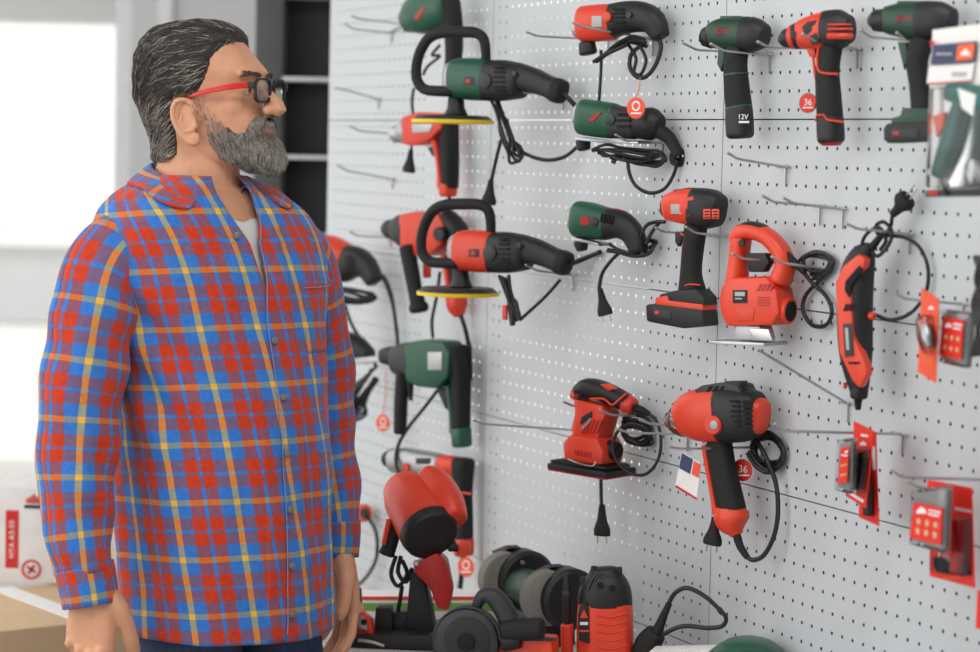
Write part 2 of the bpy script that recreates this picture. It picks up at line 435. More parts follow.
# nose
skin.sweep([H(96, 0, 26), H(107, 0, 12), H(120, 0, -2), H(132, 0, -13), H(137, 0, -20), H(127, 0, -28)], [.007, .008, .009, .0105, .0115, .009], [.009, .0085, .010, .0125, .0135, .012], lH, 14)
R0 = Matrix((fH, lH, Z)).transposed()
for y in (-1, 1):
    skin.ball(H(122, 13*y, -23), (.0105, .010, .009)); skin.ball(H(88, 24*y, 34), (.015, .030, .009), R0)
    skin.ball(H(62, 30*y, -18), (.030, .028, .032), R0)
    # eyelids
    skin.ball(H(82, 30*y, 11), (.0148, .016, .0125), R0)
    # ear: helix, bowl, lobe
    E0 = lambda a, b, c_, y=y: H(9 + a*1.12 - .25*b*.5, y*(71+c_), -45 + b*1.05)
    hel = [E0(12, 14, 1), E0(9, 27, 5), E0(-3, 34, 9), E0(-16, 28, 13), E0(-20, 10, 15), E0(-17, -8, 13), E0(-9, -24, 9), E0(3, -34, 5), E0(10, -30, 2), E0(9, -18, 1)]
    hel = [V(p) for p in cr([tuple(h) for h in hel], 4)]
    skin.sweep(hel, .0048, .0048, lH, 10)
    R_ = Matrix((fH, lH, Z)).transposed()
    skin.ball(E0(-4, 2, 2), (.018, .006, .030), R_); skin.ball(E0(2, -28, 4), (.010, .0055, .009), R_)
    skin.sweep([E0(8, -12, 4), E0(-4, -16, 8), E0(-11, 0, 10), E0(-8, 16, 9)], .003, .003, lH, 8)
    skin.ball(E0(10, -6, 4), (.005, .005, .007), R_)
skin.ball(H(112, 0, -52), (.011, .024, .0055), Matrix((fH, lH, Z)).transposed()); skin.ball(H(112, 0, -60), (.011, .021, .006), Matrix((fH, lH, Z)).transposed())
skin.ball(H(104, 0, -94), (.019, .026, .018))

# torso table: py, px centre, half width, front depth, back depth
TT = [(176, 199, .080, .074, .082), (187, 201, .120, .086, .104), (200, 203, .158, .097, .118), (217, 206, .190, .110, .127), (243, 209, .210, .128, .135),
      (280, 211, .210, .147, .14), (330, 213, .193, .160, .14), (400, 216, .178, .178, .14), (470, 218, .174, .186, .145), (540, 220, .172, .186, .15), (590, 222, .173, .184, .153), (624, 223, .175, .182, .155)]
def torso_ring(row, n, g=0., grow=0.):
    py, px, a, bf, bb = row; c = Q(px, py, YM); out = []
    for j in range(n):
        th = -PI + 2*PI*j/n
        ca, sa = math.cos(th), math.sin(th)
        out.append(c + fB*((bf if ca > 0 else bb)+grow)*spow(ca, .9) + lB*(a+grow)*spow(sa, .9))
    return out
skin.rings([torso_ring(r, 32, 0, -.022) for r in cr(TT[1:], 2)])

# arms: (px, py, Y, radius of the sleeve)
armN = [(152, 246, 4.07, .045), (126, 249, 4.03, .062), (106, 270, 3.99, .067), (95, 310, 3.97, .068), (86, 360, 3.955, .067), (80, 405, 3.945, .066), (77, 455, 3.935, .063), (76, 500, 3.925, .058), (80, 540, 3.915, .051), (84, 572, 3.91, .044)]
armF = [(266, 246, 4.16, .042), (290, 250, 4.21, .056), (303, 275, 4.25, .060), (309, 310, 4.27, .062), (315, 355, 4.285, .062), (319, 405, 4.29, .060), (324, 450, 4.29, .056), (330, 485, 4.285, .050), (335, 510, 4.275, .041), (337, 528, 4.27, .036)]
def arm_path(t): return [Q(a, b, c) for a, b, c, r in t], [r for *_, r in t]
pN, rN = arm_path(armN); pF, rF = arm_path(armF)
wrN = Q(91, 584, 3.906); wrF = Q(338, 552, 4.262)
skin.sweep(pN+[wrN], [max(.024, r-.020) for r in rN]+[.030], None, fB, 18)
skin.sweep(pF+[wrF], [max(.024, r-.020) for r in rF]+[.031], None, fB, 18)

def hand(origin, xd, yd, zd, curl, thumb_in=.0, sc=1.):
    """xd to fingertips, yd to the thumb, zd out of the back of the hand; metres"""
    def P(x, y, z): return origin + (xd*x + yd*y + zd*z)*sc
    g = skin
    g.sweep([P(-.03, 0, 0), P(0, 0, 0), P(.03, .002, 0), P(.06, .002, .001), P(.088, .0, .001), P(.1, -.001, -.002)], [.031*sc, .030*sc, .037*sc, .042*sc, .0425*sc, .038*sc], [.022*sc, .020*sc, .0185*sc, .016*sc, .0145*sc, .009*sc], zd, 22, 2.6)
    fing = [(.0315, .095, .074, .0092), (.0105, .100, .083, .0096), (-.0105, .097, .077, .0090), (-.0305, .089, .060, .0080)]
    for fi, (y, x0, L, r) in enumerate(fing):
        a = 0.; p = V((x0-.022, y*.96, .001)); pts = [p.copy()]; rr = [r*1.02]; d_y = (y*.06)/.03
        segs = [(.028, 0.05), (L*.46, curl*.8+.05*fi), (L*.30, curl*1.25), (L*.24, curl*.9)]
        for (l, da) in segs:
            a += da
            dirv = V((math.cos(a), d_y*.5, -math.sin(a))).normalized()
            for k in (.5, 1.):
                pts.append(p + dirv*l*k)
            p = p + dirv*l; rr += [r*.97, r]
        rr[-1] = r*.62
        rr = [x*(1-.18*i/len(rr)) for i, x in enumerate(rr)]
        pts.append(p+dirv*.004); rr.append(r*.3)
        g.sweep([P(*q) for q in pts], [x*sc for x in rr], None, yd, 10)
        g.ball(P(x0-.002, y*.93, .0108), (.0098 if fi < 3 else .0085)*sc)                       # knuckle
    th = [(.012, .022, -.006), (.034, .044-.01*thumb_in, -.012), (.058, .058-.022*thumb_in, -.019), (.080, .063-.03*thumb_in, -.026), (.098, .064-.036*thumb_in, -.033), (.108, .063-.038*thumb_in, -.037)]
    g.sweep([P(*q) for q in th], [x*sc for x in (.017, .0165, .0125, .0118, .0105, .005)], None, zd, 12)
rB = -lB
hx = V((.0, .02, -1)).normalized()
# near (right) hand hangs with its back to the viewer
hz = (rB*.82 - fB*(-.25)).normalized(); hz = (hz - hx*hz.dot(hx)).normalized(); hy = hz.cross(hx)
hand(wrN, hx, hy, hz, .27, .35, 1.12)
hx2 = (V((.06, -.05, -1)) + fB*.10).normalized()
hz2 = (lB*1. + fB*.12).normalized(); hz2 = (hz2-hx2*hz2.dot(hx2)).normalized(); hy2 = -(hz2.cross(hx2))
hand(wrF, hx2, hy2, hz2, .28, .55, 1.06)

body = mesh_obj('body', [rel(q) for q in skin.v], skin.f, 'skin', man, 0)
md = body.modifiers.new('r', 'REMESH'); md.mode = 'VOXEL'; md.voxel_size = .0022
ms = body.modifiers.new('s', 'SMOOTH'); ms.factor = .5; ms.iterations = 8
dg = bpy.context.evaluated_depsgraph_get(); dg.update()
me = bpy.data.meshes.new_from_object(body.evaluated_get(dg)); body.modifiers.clear(); body.data = me
me.polygons.foreach_set('use_smooth', [True]*len(me.polygons))
print('body faces', len(me.polygons))
bvh = BVHTree.FromPolygons([v.co+MP for v in me.vertices], [tuple(p.vertices) for p in me.polygons])

# skin material: warmer on nose, ear, cheek, knuckles by noise only; fine pores
def lerp(x, pts):
    if x <= pts[0][0]: return pts[0][1]
    for (a, b), (c, d) in zip(pts, pts[1:]):
        if x <= c: return b+(d-b)*(x-a)/(c-a)
    return pts[-1][1]
def loc(p):
    d = p-HO; return d.dot(fH)*1000, d.dot(lH)*1000, d.z*1000
def sstep(x): x = max(0, min(1, x)); return x*x*(3-2*x)
def hair_t(x, y, z):                       # thickness in mm, negative = none
    xf = lerp(z, [(-9, 24), (3, 22), (18, 32), (41, 42), (58, 43), (72, 51), (80, 57), (88, 66), (100, 78)])
    d = xf-x
    if z < -6: d = min(d, -22-x + (z+6)*-.02)
    d = min(d, (z+113)*.8)
    if abs(y) > 60 and -20 < x < 20 and z < -4: d = -5
    t = 11 - 4*sstep((z-70)/40) + 8*sstep((-x-50)/50)*sstep((z+60)/60)+3*sstep((x-20)/40)*sstep((z-80)/20)
    return t*sstep(d/16+.05) - (0 if d > 0 else 4)
def beard_d(x, y, z):
    zu = lerp(x, [(14, 16), (32, 10), (36, -18), (58, -42), (80, -62), (92, -60), (99, -42), (105, -31), (130, -30)])
    zl = lerp(x, [(14, -40), (30, -58), (37, -76), (46, -98), (74, -118), (95, -134), (110, -150)])
    if x < 14: return -4
    d = min(zu-z, z-zl, (x-14)*1.2, (z+122)*1.5)
    if x > 98 and abs(y) < 20 and -62 < z < -50: d = min(d, -1)
    return d
def beard_s(x, y, z):                      # where hairs grow
    d = beard_d(x, y, z)
    if d <= 0: return 0
    dens = sstep((x-48)/40)*.6+.4+.3*sstep((-z-80)/20)
    return 2. if random.random() < dens*sstep(d/10+.25) else 0
def beard_t(x, y, z):
    d = min(beard_d(x, y, z), (x-66)*.4+sstep((-z-85)/20)*6)
    t = 2.0 + 9*sstep((x-66)/35)*sstep((-z-55)/30) + 5*sstep((x-95)/10)*sstep((z+55)/10) + 4*sstep((-z-85)/20) + 11*sstep((x-92)/16)*sstep((-z-64)/14)
    return t*sstep(d/12+.05) - (0 if d > 0 else 4)
def field(name, centre, tfun, na, ne, az0, az1, el0, el1, groove, mname):
    vs = []; ok = []; C0 = H(*centre)
    for i in range(ne+1):
        el = el0+(el1-el0)*i/ne
        for j in range(na+1):
            az = az0+(az1-az0)*j/na
            d = (fH*math.cos(el)*math.cos(az)+lH*math.cos(el)*math.sin(az)+Z*math.sin(el))
            hp, hn, fi, ds = bvh.ray_cast(C0+d*.165, -d)
            if hp is None: vs.append(C0); ok.append(-9); continue
            x, y, z = loc(hp); t = tfun(x, y, z)
            if t > 0: t += groove(x, y, z)*min(1, t/8)
            vs.append(hp+d*t*.001); ok.append(t)
    fs = []
    for i in range(ne):
        for j in range(na):
            q = (i*(na+1)+j, i*(na+1)+j+1, (i+1)*(na+1)+j+1, (i+1)*(na+1)+j)
            if max(ok[k] for k in q) > -3 and max((vs[q[k]]-vs[q[k-1]]).length for k in range(4)) < .014: fs.append(q)
    o = mesh_obj(name, [rel(p) for p in vs], fs, mname, man, 0, fix=False)
    return o, BVHTree.FromPolygons(vs, fs)
def hgroove(x, y, z):                      # locks combed back and down
    s_ = x*.25 + z*.97 + .12*abs(y)
    n1 = noise.noise(V((s_*.11, y*.05, x*.012))); n2 = noise.noise(V((s_*.30, y*.10, x*.02+9)))
    return 3.2*n1+1.8*n2
hairo, hb = field('hair', (-15, 0, -30), hair_t, 150, 104, -PI, PI, -1.05, 1.57, hgroove, 'hair_base')
beardo, bb_ = field('beard', (60, 0, -70), beard_t, 110, 80, -1.9, 1.9, -1.35, .95, lambda x, y, z: 2.0*noise.noise(V((x*.12, y*.12, z*.12))), 'beard_base')

def outer(bv, C0, d):
    a = bv.ray_cast(C0+d*.165, -d); b = bvh.ray_cast(C0+d*.165, -d)
    if a[0] is None: return b
    if b[0] is None: return a
    return a if a[3] < b[3] else b
def strands(name, parent, bv, centre, tfun, count, az, el, dirfun, length, rad, mix, lift, nseg=5):
    vs = []; fs = []; mi = []; C0 = H(*centre); made = 0; tries = 0
    while made < count and tries < count*8:
        tries += 1
        a = random.uniform(*az); e = math.asin(random.uniform(math.sin(el[0]), math.sin(el[1])))
        d = (fH*math.cos(e)*math.cos(a)+lH*math.cos(e)*math.sin(a)+Z*math.sin(e))
        sp_ = bvh.ray_cast(C0+d*.165, -d)[0]
        if sp_ is None: continue
        hp = outer(bv, C0, d)[0]
        x, y, z = loc(sp_)
        t = tfun(x, y, z)
        if t < 1.0: continue
        made += 1
        L = length(x, y, z)*random.uniform(.65, 1.25)*.001; p = hp.copy(); pts = []
        jit = V((random.gauss(0, .16), random.gauss(0, .16), random.gauss(0, .16)))
        lf = lift*random.uniform(.3, 1.0)*.001
        for k in range(nseg):
            nr = outer(bv, C0, (p-C0).normalized())
            if nr[0] is None: nr = (p, d)
            nn = nr[1].copy()
            if nn.dot(d) < 0: nn = -nn
            base = nr[0] if (nr[0]-p).length < .012 else p
            pts.append(base+nn*(lf*(.15+k/(nseg-1))))
            dv = dirfun(*loc(base)); dv = fH*dv[0]+lH*dv[1]+Z*dv[2]+jit
            dv = dv-nn*dv.dot(nn)
            if dv.length < 1e-4: dv = V((0, 0, -1))
            p = base+dv.normalized()*L/(nseg-1)
        r = rad*random.uniform(.7, 1.2)*.001; b = len(vs)
        for k, q in enumerate(pts):
            t_ = (pts[min(k+1, nseg-1)]-pts[max(k-1, 0)]); t_ = t_.normalized() if t_.length > 1e-9 else Z
            u = t_.orthogonal().normalized(); w = t_.cross(u); rk = r*(1-.75*k/(nseg-1))
            for m_ in range(3): vs.append(q+u*rk*math.cos(2.094*m_)+w*rk*math.sin(2.094*m_))
        g_ = mix(x, y, z); ci = 2 if random.random() < g_ else (1 if random.random() < .45 else 0)
        for k in range(nseg-1):
            for m_ in range(3):
                n_ = (m_+1) % 3; fs.append((b+3*k+m_, b+3*k+n_, b+3*k+3+n_, b+3*k+3+m_)); mi.append(ci)
    o = mesh_obj(name, [rel(q) for q in vs], fs, None, parent, 0, fix=False)
    for k in ('hair_dark', 'hair_mid', 'hair_grey'): o.data.materials.append(MATS[k])
    o.data.polygons.foreach_set('material_index', mi); return o
def hdir(x, y, z):
    dn = .25+.9*sstep((-x-10)/80)+.5*sstep((40-z)/60)
    return (-1.0 + .7*sstep((-x-60)/50), 0, -dn)
hs = strands('hair_strands', man, hb, (-15, 0, -30), hair_t, 5600, (-PI, PI), (-1.05, 1.5), hdir, lambda x, y, z: 42 if z > 20 else 26, .55,
        lambda x, y, z: .09+.42*sstep((10-z)/40)+.25*sstep((x-5)/25)*sstep((60-z)/30), 3.0)
bs = strands('beard_strands', man, bb_, (60, 0, -70), beard_s, 9000, (-2.6, 2.6), (-1.3, .9), lambda x, y, z: (.55 if x < 95 else .2, (.25 if y > 0 else -.25), -1.0), lambda x, y, z: 8 if z > -60 and x < 80 else 15, .36,
        lambda x, y, z: .58+.16*sstep((x-80)/30), 5.0, 4)
for y in (-1, 1):
    g = G()
    for k in range(170):
        t = random.random(); p = H(112-20*t*t, y*(9+40*t), 30+5*math.sin(t*2.6)+random.uniform(-3.2, 3.2)); nr = bvh.find_nearest(p); p = nr[0]; n_ = nr[1]
        g.sweep([p, p+n_*.0025+lH*y*.003+Z*.0012, p+n_*.003+lH*y*.008-fH*.003-Z*.0005], [.0006, .0005, .0002], None, Z, 4)
    g.v = [rel(q) for q in g.v]; g.obj('eyebrow', 'hair_mid', man)
for y in (-1, 1):
    e = G().ball(rel(H(85.0, 29.5*y, 10.5)), .0114, None, 16, 12).obj('eye', 'eye_white', man)
    G().ball(rel(H(93.2, 29*y, 10)), (.0048, .006, .006), Matrix((fH, lH, Z)).transposed()).obj('iris', 'iris', e)
g = G()
for z, r in ((-52.5, .0042), (-59.5, .005)):
    g.sweep([rel(H(113-abs(t)**2*11, t*22, z)) for t in (-1, -.6, -.2, .2, .6, 1)], [.001, r*.8, r, r, r*.8, .001], [.004, .01, .012, .012, .01, .004], fH, 10)
g.obj('lips', 'lip', man)

# glasses
gl = empty('glasses', (0, 0, 0)); gl.parent = man
def lens_loop(yc, w, h, x):
    out = []
    for j in range(24):
        a = 2*PI*j/24; out.append(H(x-abs(yc+w*spow(math.cos(a), .55))*.08, yc+w*spow(math.cos(a), .55), 8+h*spow(math.sin(a), .55)))
    return out
gr = empty('front_frame', (0, 0, 0)); gr.parent = gl
fr = G()
for y in (-1, 1):
    lp = lens_loop(31*y, 24, 18.5, 122)
    rs = []
    for j in range(24):
        p = lp[j]; c = H(120, 31*y, 8); rd = (p-c).normalized()
        rs.append([p+rd*.0018+fH*.0022, p-rd*.0016+fH*.0022, p-rd*.0016-fH*.0022, p+rd*.0018-fH*.0022])
    fr.rings(rs+[rs[0]], False)
    ll = lens_loop(31*y, 23.5, 18, 122)
    G().add([rel(q) for q in ll], [tuple(range(24))]).obj('lens', 'lens_glass', gl, smooth=False)
fr.sweep([H(120, -8, 14), H(124, 0, 17), H(120, 8, 14)], .0022, .0022, Z, 8)
for y in (-1, 1): fr.box(H(113, 60*y, 16), (.016, .010, .011), Matrix((fH, lH, Z)).transposed(), .002)
bpy.data.objects.remove(gr)
fr.v = [rel(q) for q in fr.v]; fr.obj('front_frame', 'black', gl)
for y in (-1, 1):
    g = G(); P = [(108, 64, 16), (80, 75, 12), (50, 79, 6), (25, 79, 0), (12, 76, -4), (4, 73, -10), (-2, 71, -16)]
    g.sweep([V(q) for q in cr([tuple(rel(H(a, b*y, c))) for a, b, c in P], 4)], [.0052-.003*min(1, i/20) for i in range(25)], .0014, lH, 8, 3)
    g.obj('temple_arm', 'glasses_red', gl)

# ------------------------------------------------------------------ clothes
plaid('plaid_body', .1, .092, .02, .30); plaid('plaid_sleeve', .1, .092, .30, .1); plaid('plaid_cuff', .1, .096, .1, .5); plaid('plaid_collar', .1, .09, .46, .2)
shirt = empty('shirt', (0, 0, 0)); shirt.parent = man
UVR = .19
def arc_table(row):
    py, px, a, bf, bk = row; t = [0.]; prev = None
    for k in range(181):
        th = PI*k/180; q = V(((bf if math.cos(th) > 0 else bk)*spow(math.cos(th), .9), a*spow(math.sin(th), .9), 0))
        if prev is not None: t.append(t[-1]+(q-prev).length)
        prev = q
    return t
def arc(tab, th):
    k = min(179.999, abs(th)/PI*180); i = int(k); v = tab[i]+(tab[i+1]-tab[i])*(k-i); return math.copysign(v, th)
LEAN = lambda z: .13*(z-1.1)
rows = cr(TT, 6); NR = len(rows); NC = 120
def gap(py): return lerp(py, [(170, .048), (190, .034), (203, .023), (240, .0045), (270, .002), (292, .0012), (660, .0012)])
def fold(th, z, py):
    d = .0055*noise.noise(V((th*2.2+z*3, z*7, 3.1))) + .0036*noise.noise(V((th*5+z*6, z*13-th*4, 7.7)))
    low = sstep((py-300)/200)
    d += .004*low*math.sin(th*7+z*9+2*noise.noise(V((th, z*3, 0))))
    # drag folds from the armpit to the belly
    d += .006*math.exp(-((th+1.15)/.5)**2)*math.sin(z*46+th*9)*sstep((py-240)/60)*sstep((470-py)/60)
    return d
vs = []; uv = []
for i, r in enumerate(rows):
    py, px, a, bf, bk = r; c = Q(px, py, YM); g0 = gap(py)/.15; tab = arc_table(r)
    for j in range(NC+1):
        th = g0 + (2*PI-2*g0)*j/NC
        ca, sa = math.cos(th), math.sin(th)
        f_ = fold(th if th < PI else th-2*PI, c.z, py)
        p = c + fB*((bf if ca > 0 else bk)+f_)*spow(ca, .9) + lB*(a+f_)*spow(sa, .9)
        thn = th if th < PI else th-2*PI
        vs.append(p); uv.append((arc(tab, thn)+LEAN(c.z), c.z*1.0-.012*math.cos(th)))
fs = [(i*(NC+1)+j, i*(NC+1)+j+1, (i+1)*(NC+1)+j+1, (i+1)*(NC+1)+j) for i in range(NR-1) for j in range(NC)]
so = mesh_obj('shirt_body', [rel(q) for q in vs], fs, 'plaid_body', shirt, 0, uvs=uv, fix=False)
sd = so.modifiers.new('t', 'SOLIDIFY'); sd.thickness = .002; sd.offset = -1
def tsurf(th, py, off):                    # point on the shirt surface
    r = None
    for q, w in zip(rows, rows[1:]):
        if q[0] <= py <= w[0]:
            k = (py-q[0])/(w[0]-q[0]); r = [a+(b-a)*k for a, b in zip(q, w)]; break
    if r is None: r = rows[-1]
    _, px, a, bf, bk = r; c = Q(px, py, YM); ca, sa = math.cos(th), math.sin(th); f_ = fold(th, c.z, py)+off
    return c + fB*((bf if ca > 0 else bk)+f_)*spow(ca, .9) + lB*(a+f_)*spow(sa, .9), (arc(arc_table(r), th)+LEAN(c.z), c.z-.012*math.cos(th))
def patch(name, thA, thB, pyA, pyB, off, n, m_, mname, parent, thick=.0015, wav=0):
    vs = []; uv = []
    for i in range(m_+1):
        py = pyA+(pyB-pyA)*i/m_
        for j in range(n+1):
            ta = thA(py) if callable(thA) else thA; tb = thB(py) if callable(thB) else thB
            p, u = tsurf(ta+(tb-ta)*j/n, py, off); vs.append(p); uv.append(u)
    fs = [(i*(n+1)+j, i*(n+1)+j+1, (i+1)*(n+1)+j+1, (i+1)*(n+1)+j) for i in range(m_) for j in range(n)]
    o = mesh_obj(name, [rel(q) for q in vs], fs, mname, parent, 0, uvs=uv, fix=False)
    s_ = o.modifiers.new('t', 'SOLIDIFY'); s_.thickness = thick; s_.offset = 1; return o
gA = lambda py: gap(py)/.15
patch('placket', lambda py: -gA(py)-.20, lambda py: -gA(py)+(.0 if py < 292 else .03), 190, 624, .0025, 6, 60, 'plaid_body', shirt)
patch('placket', lambda py: gA(py)-.035*sstep((py-262)/60), lambda py: gA(py)+.19, 190, 624, .0045, 6, 60, 'plaid_body', shirt)
# placket edge piping and seams
def seam(pts, r, mname='stitch', name='seam', parent=None):
    return G().sweep([rel(q) for q in pts], r, None, fB, 6).obj(name, mname, parent or shirt)
seam([tsurf(gA(py)-.035*sstep((py-262)/60), py, .0062)[0] for py in range(192, 622, 8)], .0008)
for py in (232, 333, 387, 441, 495, 549, 596):
    th = -gA(py)-.075 if py < 300 else -.0
    p, _ = tsurf(th, py, .0075); q, _ = tsurf(th, py, .0115)
    G().sweep([rel(p), rel(p+(q-p)*.8), rel(q)], [.0058, .0058, .0046], None, Z, 14).obj('button', 'button', shirt)
pk = patch('pocket', .36, 1.0, 277, 348, .003, 14, 16, 'plaid_body', shirt)
seam([tsurf(.36+.64*k/12, 284, .0055)[0] for k in range(13)], .0008)
# yoke / hem seams
seam([tsurf(-3.1+6.2*k/60, 616, .001)[0] for k in range(61)], .0007)
# sleeves
def sleeve(name, pts, rr, front, mname, parent, seed, cuffpts, cr_):
    T = [tuple(p)+(r,) for p, r in zip(pts, rr)]; T = cr(T, 7); n = 44; vs = []; uv = []; L = 0
    ref = front
    for i, q in enumerate(T):
        p = V(q[:3]); r = q[3]
        t = (V(T[min(i+1, len(T)-1)][:3])-V(T[max(i-1, 0)][:3])).normalized()
        b = (ref-t*ref.dot(t)).normalized(); a = t.cross(b)
        if i: L += (p-V(T[i-1][:3])).length
        for j in range(n+1):
            th = 2*PI*j/n
            w = sstep((L-.10)/.12)
            d = .0055*noise.noise(V((th*1.3 if j < n else 0, L*9, seed)))*(1 if j < n else 1)
            d = .0050*noise.noise(V((math.cos(th)*1.6, math.sin(th)*1.6+L*5, L*8+seed))) + w*.0048*math.sin(L*58+2.4*math.cos(th+.6)+3*noise.noise(V((math.cos(th), L*5, seed))))*(.5+.5*math.cos(th-seed))
            vs.append(p+(a*math.cos(th)+b*math.sin(th))*(r+d)); uv.append(((th-PI)*.062, L))
    fs = [(i*(n+1)+j, i*(n+1)+j+1, (i+1)*(n+1)+j+1, (i+1)*(n+1)+j) for i in range(len(T)-1) for j in range(n)]
    o = mesh_obj(name, [rel(v) for v in vs], fs, mname, parent, 0, uvs=uv, fix=False)
    s_ = o.modifiers.new('t', 'SOLIDIFY'); s_.thickness = .002; s_.offset = -1
    # cuff
    vs = []; uv = []; C_ = cr([tuple(p)+(r,) for p, r in zip(cuffpts, cr_)], 4); L2 = 0
    for i, q in enumerate(C_):
        p = V(q[:3]); t = (V(C_[min(i+1, len(C_)-1)][:3])-V(C_[max(i-1, 0)][:3])).normalized()
        b = (ref-t*ref.dot(t)).normalized(); a = t.cross(b)
        if i: L2 += (p-V(C_[i-1][:3])).length
        for j in range(n+1):
            th = 2*PI*j/n; vs.append(p+a*math.cos(th)*q[3]+b*math.sin(th)*q[3]*1.04); uv.append(((th-PI)*.055, L2))
    fs = [(i*(n+1)+j, i*(n+1)+j+1, (i+1)*(n+1)+j+1, (i+1)*(n+1)+j) for i in range(len(C_)-1) for j in range(n)]
    c = mesh_obj('cuff', [rel(v) for v in vs], fs, 'plaid_cuff', o, 0, uvs=uv, fix=False)
    s_ = c.modifiers.new('t', 'SOLIDIFY'); s_.thickness = .003; s_.offset = -1
    return o
sleeve('sleeve', pN, rN, fB, 'plaid_sleeve', shirt, 1.3, [Q(84, 566, 3.91), Q(87, 580, 3.908), Q(91, 605, 3.904)], [.0445, .0440, .0420])
sleeve('sleeve', pF, rF, fB, 'plaid_sleeve', shirt, 4.1, [Q(337, 520, 4.272), Q(337, 535, 4.27), Q(336, 556, 4.266)], [.0375, .0375, .036])
# armhole seam lines
for P_, r_, sgn in ((pN, rN, -1), (pF, rF, 1)):
    c = P_[0]*.35+P_[1]*.65; t = (P_[2]-P_[0]).normalized(); b = (fB-t*fB.dot(t)).normalized(); a = t.cross(b)
    seam([c+(a*math.cos(q)+b*math.sin(q))*(r_[1]*.995) for q in [2*PI*k/40 for k in range(41)]], .0016, 'plaid_cuff')
# collar: stand + fall with pointed tips
def collar():
    vs = []; uv = []; n = 48
    C0 = Q(199, 176, YM)
    prof = []
    for j in range(n+1):
        th = .50 + (2*PI-1.0)*j/n          # from the left tip round the back to the right tip
        ca, sa = math.cos(th), math.sin(th)
        k = (1-ca)/2                        # 0 front .. 1 back
        tip = sstep((abs(abs(th-PI))-1.75)/.85)
        top = C0 + fB*(.074+.006*tip)*ca + lB*.072*sa + fB*(-.006)*k + Z*(-.018+.042*k)
        ins = top - Z*.030
        tha = th if th < PI else th-2*PI
        pyo = 178.5 + 9*(1-k)*2*(1 if k > .5 else 1) + 13*tip
        out = tsurf(tha, min(pyo, 216), .008)[0]
        fold_ = top + (fB*ca+lB*sa)*.006 + Z*.001
        prof.append((ins, top, fold_, (fold_*.45+out*.55)+Z*.005, out))
    m_ = 5
    for j, pr in enumerate(prof):
        acc = 0
        for i, p in enumerate(pr):
            if i: acc += (p-pr[i-1]).length
            vs.append(p); uv.append((acc*1.0, (j-n/2)/n*.42))
    fs = [(j*m_+i, j*m_+i+1, (j+1)*m_+i+1, (j+1)*m_+i) for j in range(n) for i in range(m_-1)]
    o = mesh_obj('collar', [rel(q) for q in vs], fs, 'plaid_collar', shirt, 0, uvs=uv, fix=False)
    s_ = o.modifiers.new('t', 'SOLIDIFY'); s_.thickness = .003; s_.offset = 0
    s2 = o.modifiers.new('s', 'SUBSURF'); s2.levels = 1; s2.render_levels = 1
collar()
# undershirt
vs = []; rows2 = [r for r in rows if 186 < r[0] < 330]
g = G(); rs = []
for r in rows2:
    py, px, a, bf, bk = r; c = Q(px, py, YM); rs.append([c+fB*((bf if math.cos(t) > 0 else bk)-.012)*spow(math.cos(t), .9)+lB*(a-.012)*spow(math.sin(t), .9) for t in [2*PI*k/60 for k in range(60)]])
# neck opening: start lower at the front
fr_ = [max(0, 0) for _ in range(60)]
top = [q.copy() for q in rs[0]]
for k in range(60):
    ca = math.cos(2*PI*k/60)
    if ca > .0:
        j = min(len(rs)-1, int(ca**2*13))
        for i in range(j): rs[i][k] = rs[j][k].copy()+Z*.0001*(j-i)
g.rings([[rel(q) for q in r] for r in rs], False); g.obj('undershirt', 'tshirt', man, 0)

# jeans and shoes
g = G(); cH = Q(225, 640, YM)
def zring(z, cx, cy, a, b, n=36): return [rel(V((cH.x, YM, z))+lB*(cx+a*math.cos(2*PI*k/n))+fB*(cy+b*math.sin(2*PI*k/n))) for k in range(n)]
g.rings([zring(.98, 0, .0, .145, .12), zring(.90, 0, .0, .148, .125), zring(.82, 0, .0, .150, .13), zring(.76, 0, -.005, .152, .13)])
for s_ in (-1, 1):
    g.rings([zring(.84, s_*.070, 0, .078, .12), zring(.72, s_*.085, 0, .085, .115), zring(.5, s_*.11, .005, .078, .09), zring(.28, s_*.115, -.01, .068, .075), zring(.06, s_*.12, -.01, .066, .075)])
g.obj('jeans', 'jeans', man, 50)
for s_ in (-1, 1):
    g = G(); b0 = V((cH.x, YM, 0))+lB*s_*.12
    g.sweep([rel(b0+fB*x+Z*z) for x, z in ((-.10, .045), (-.06, .055), (0, .06), (.08, .045), (.15, .035), (.19, .028))], [.042, .052, .056, .043, .034, .024], [.036, .042, .046, .05, .048, .025], lB, 18, 2.6)
    g.obj('shoe', 'leather', man)

for y in (-1, 1): G().ball(rel(H(125.5, 6.5*y, -31)), (.0052, .0032, .0026), Matrix((fH, lH, Z)).transposed()).obj('nostril', 'leather', man)
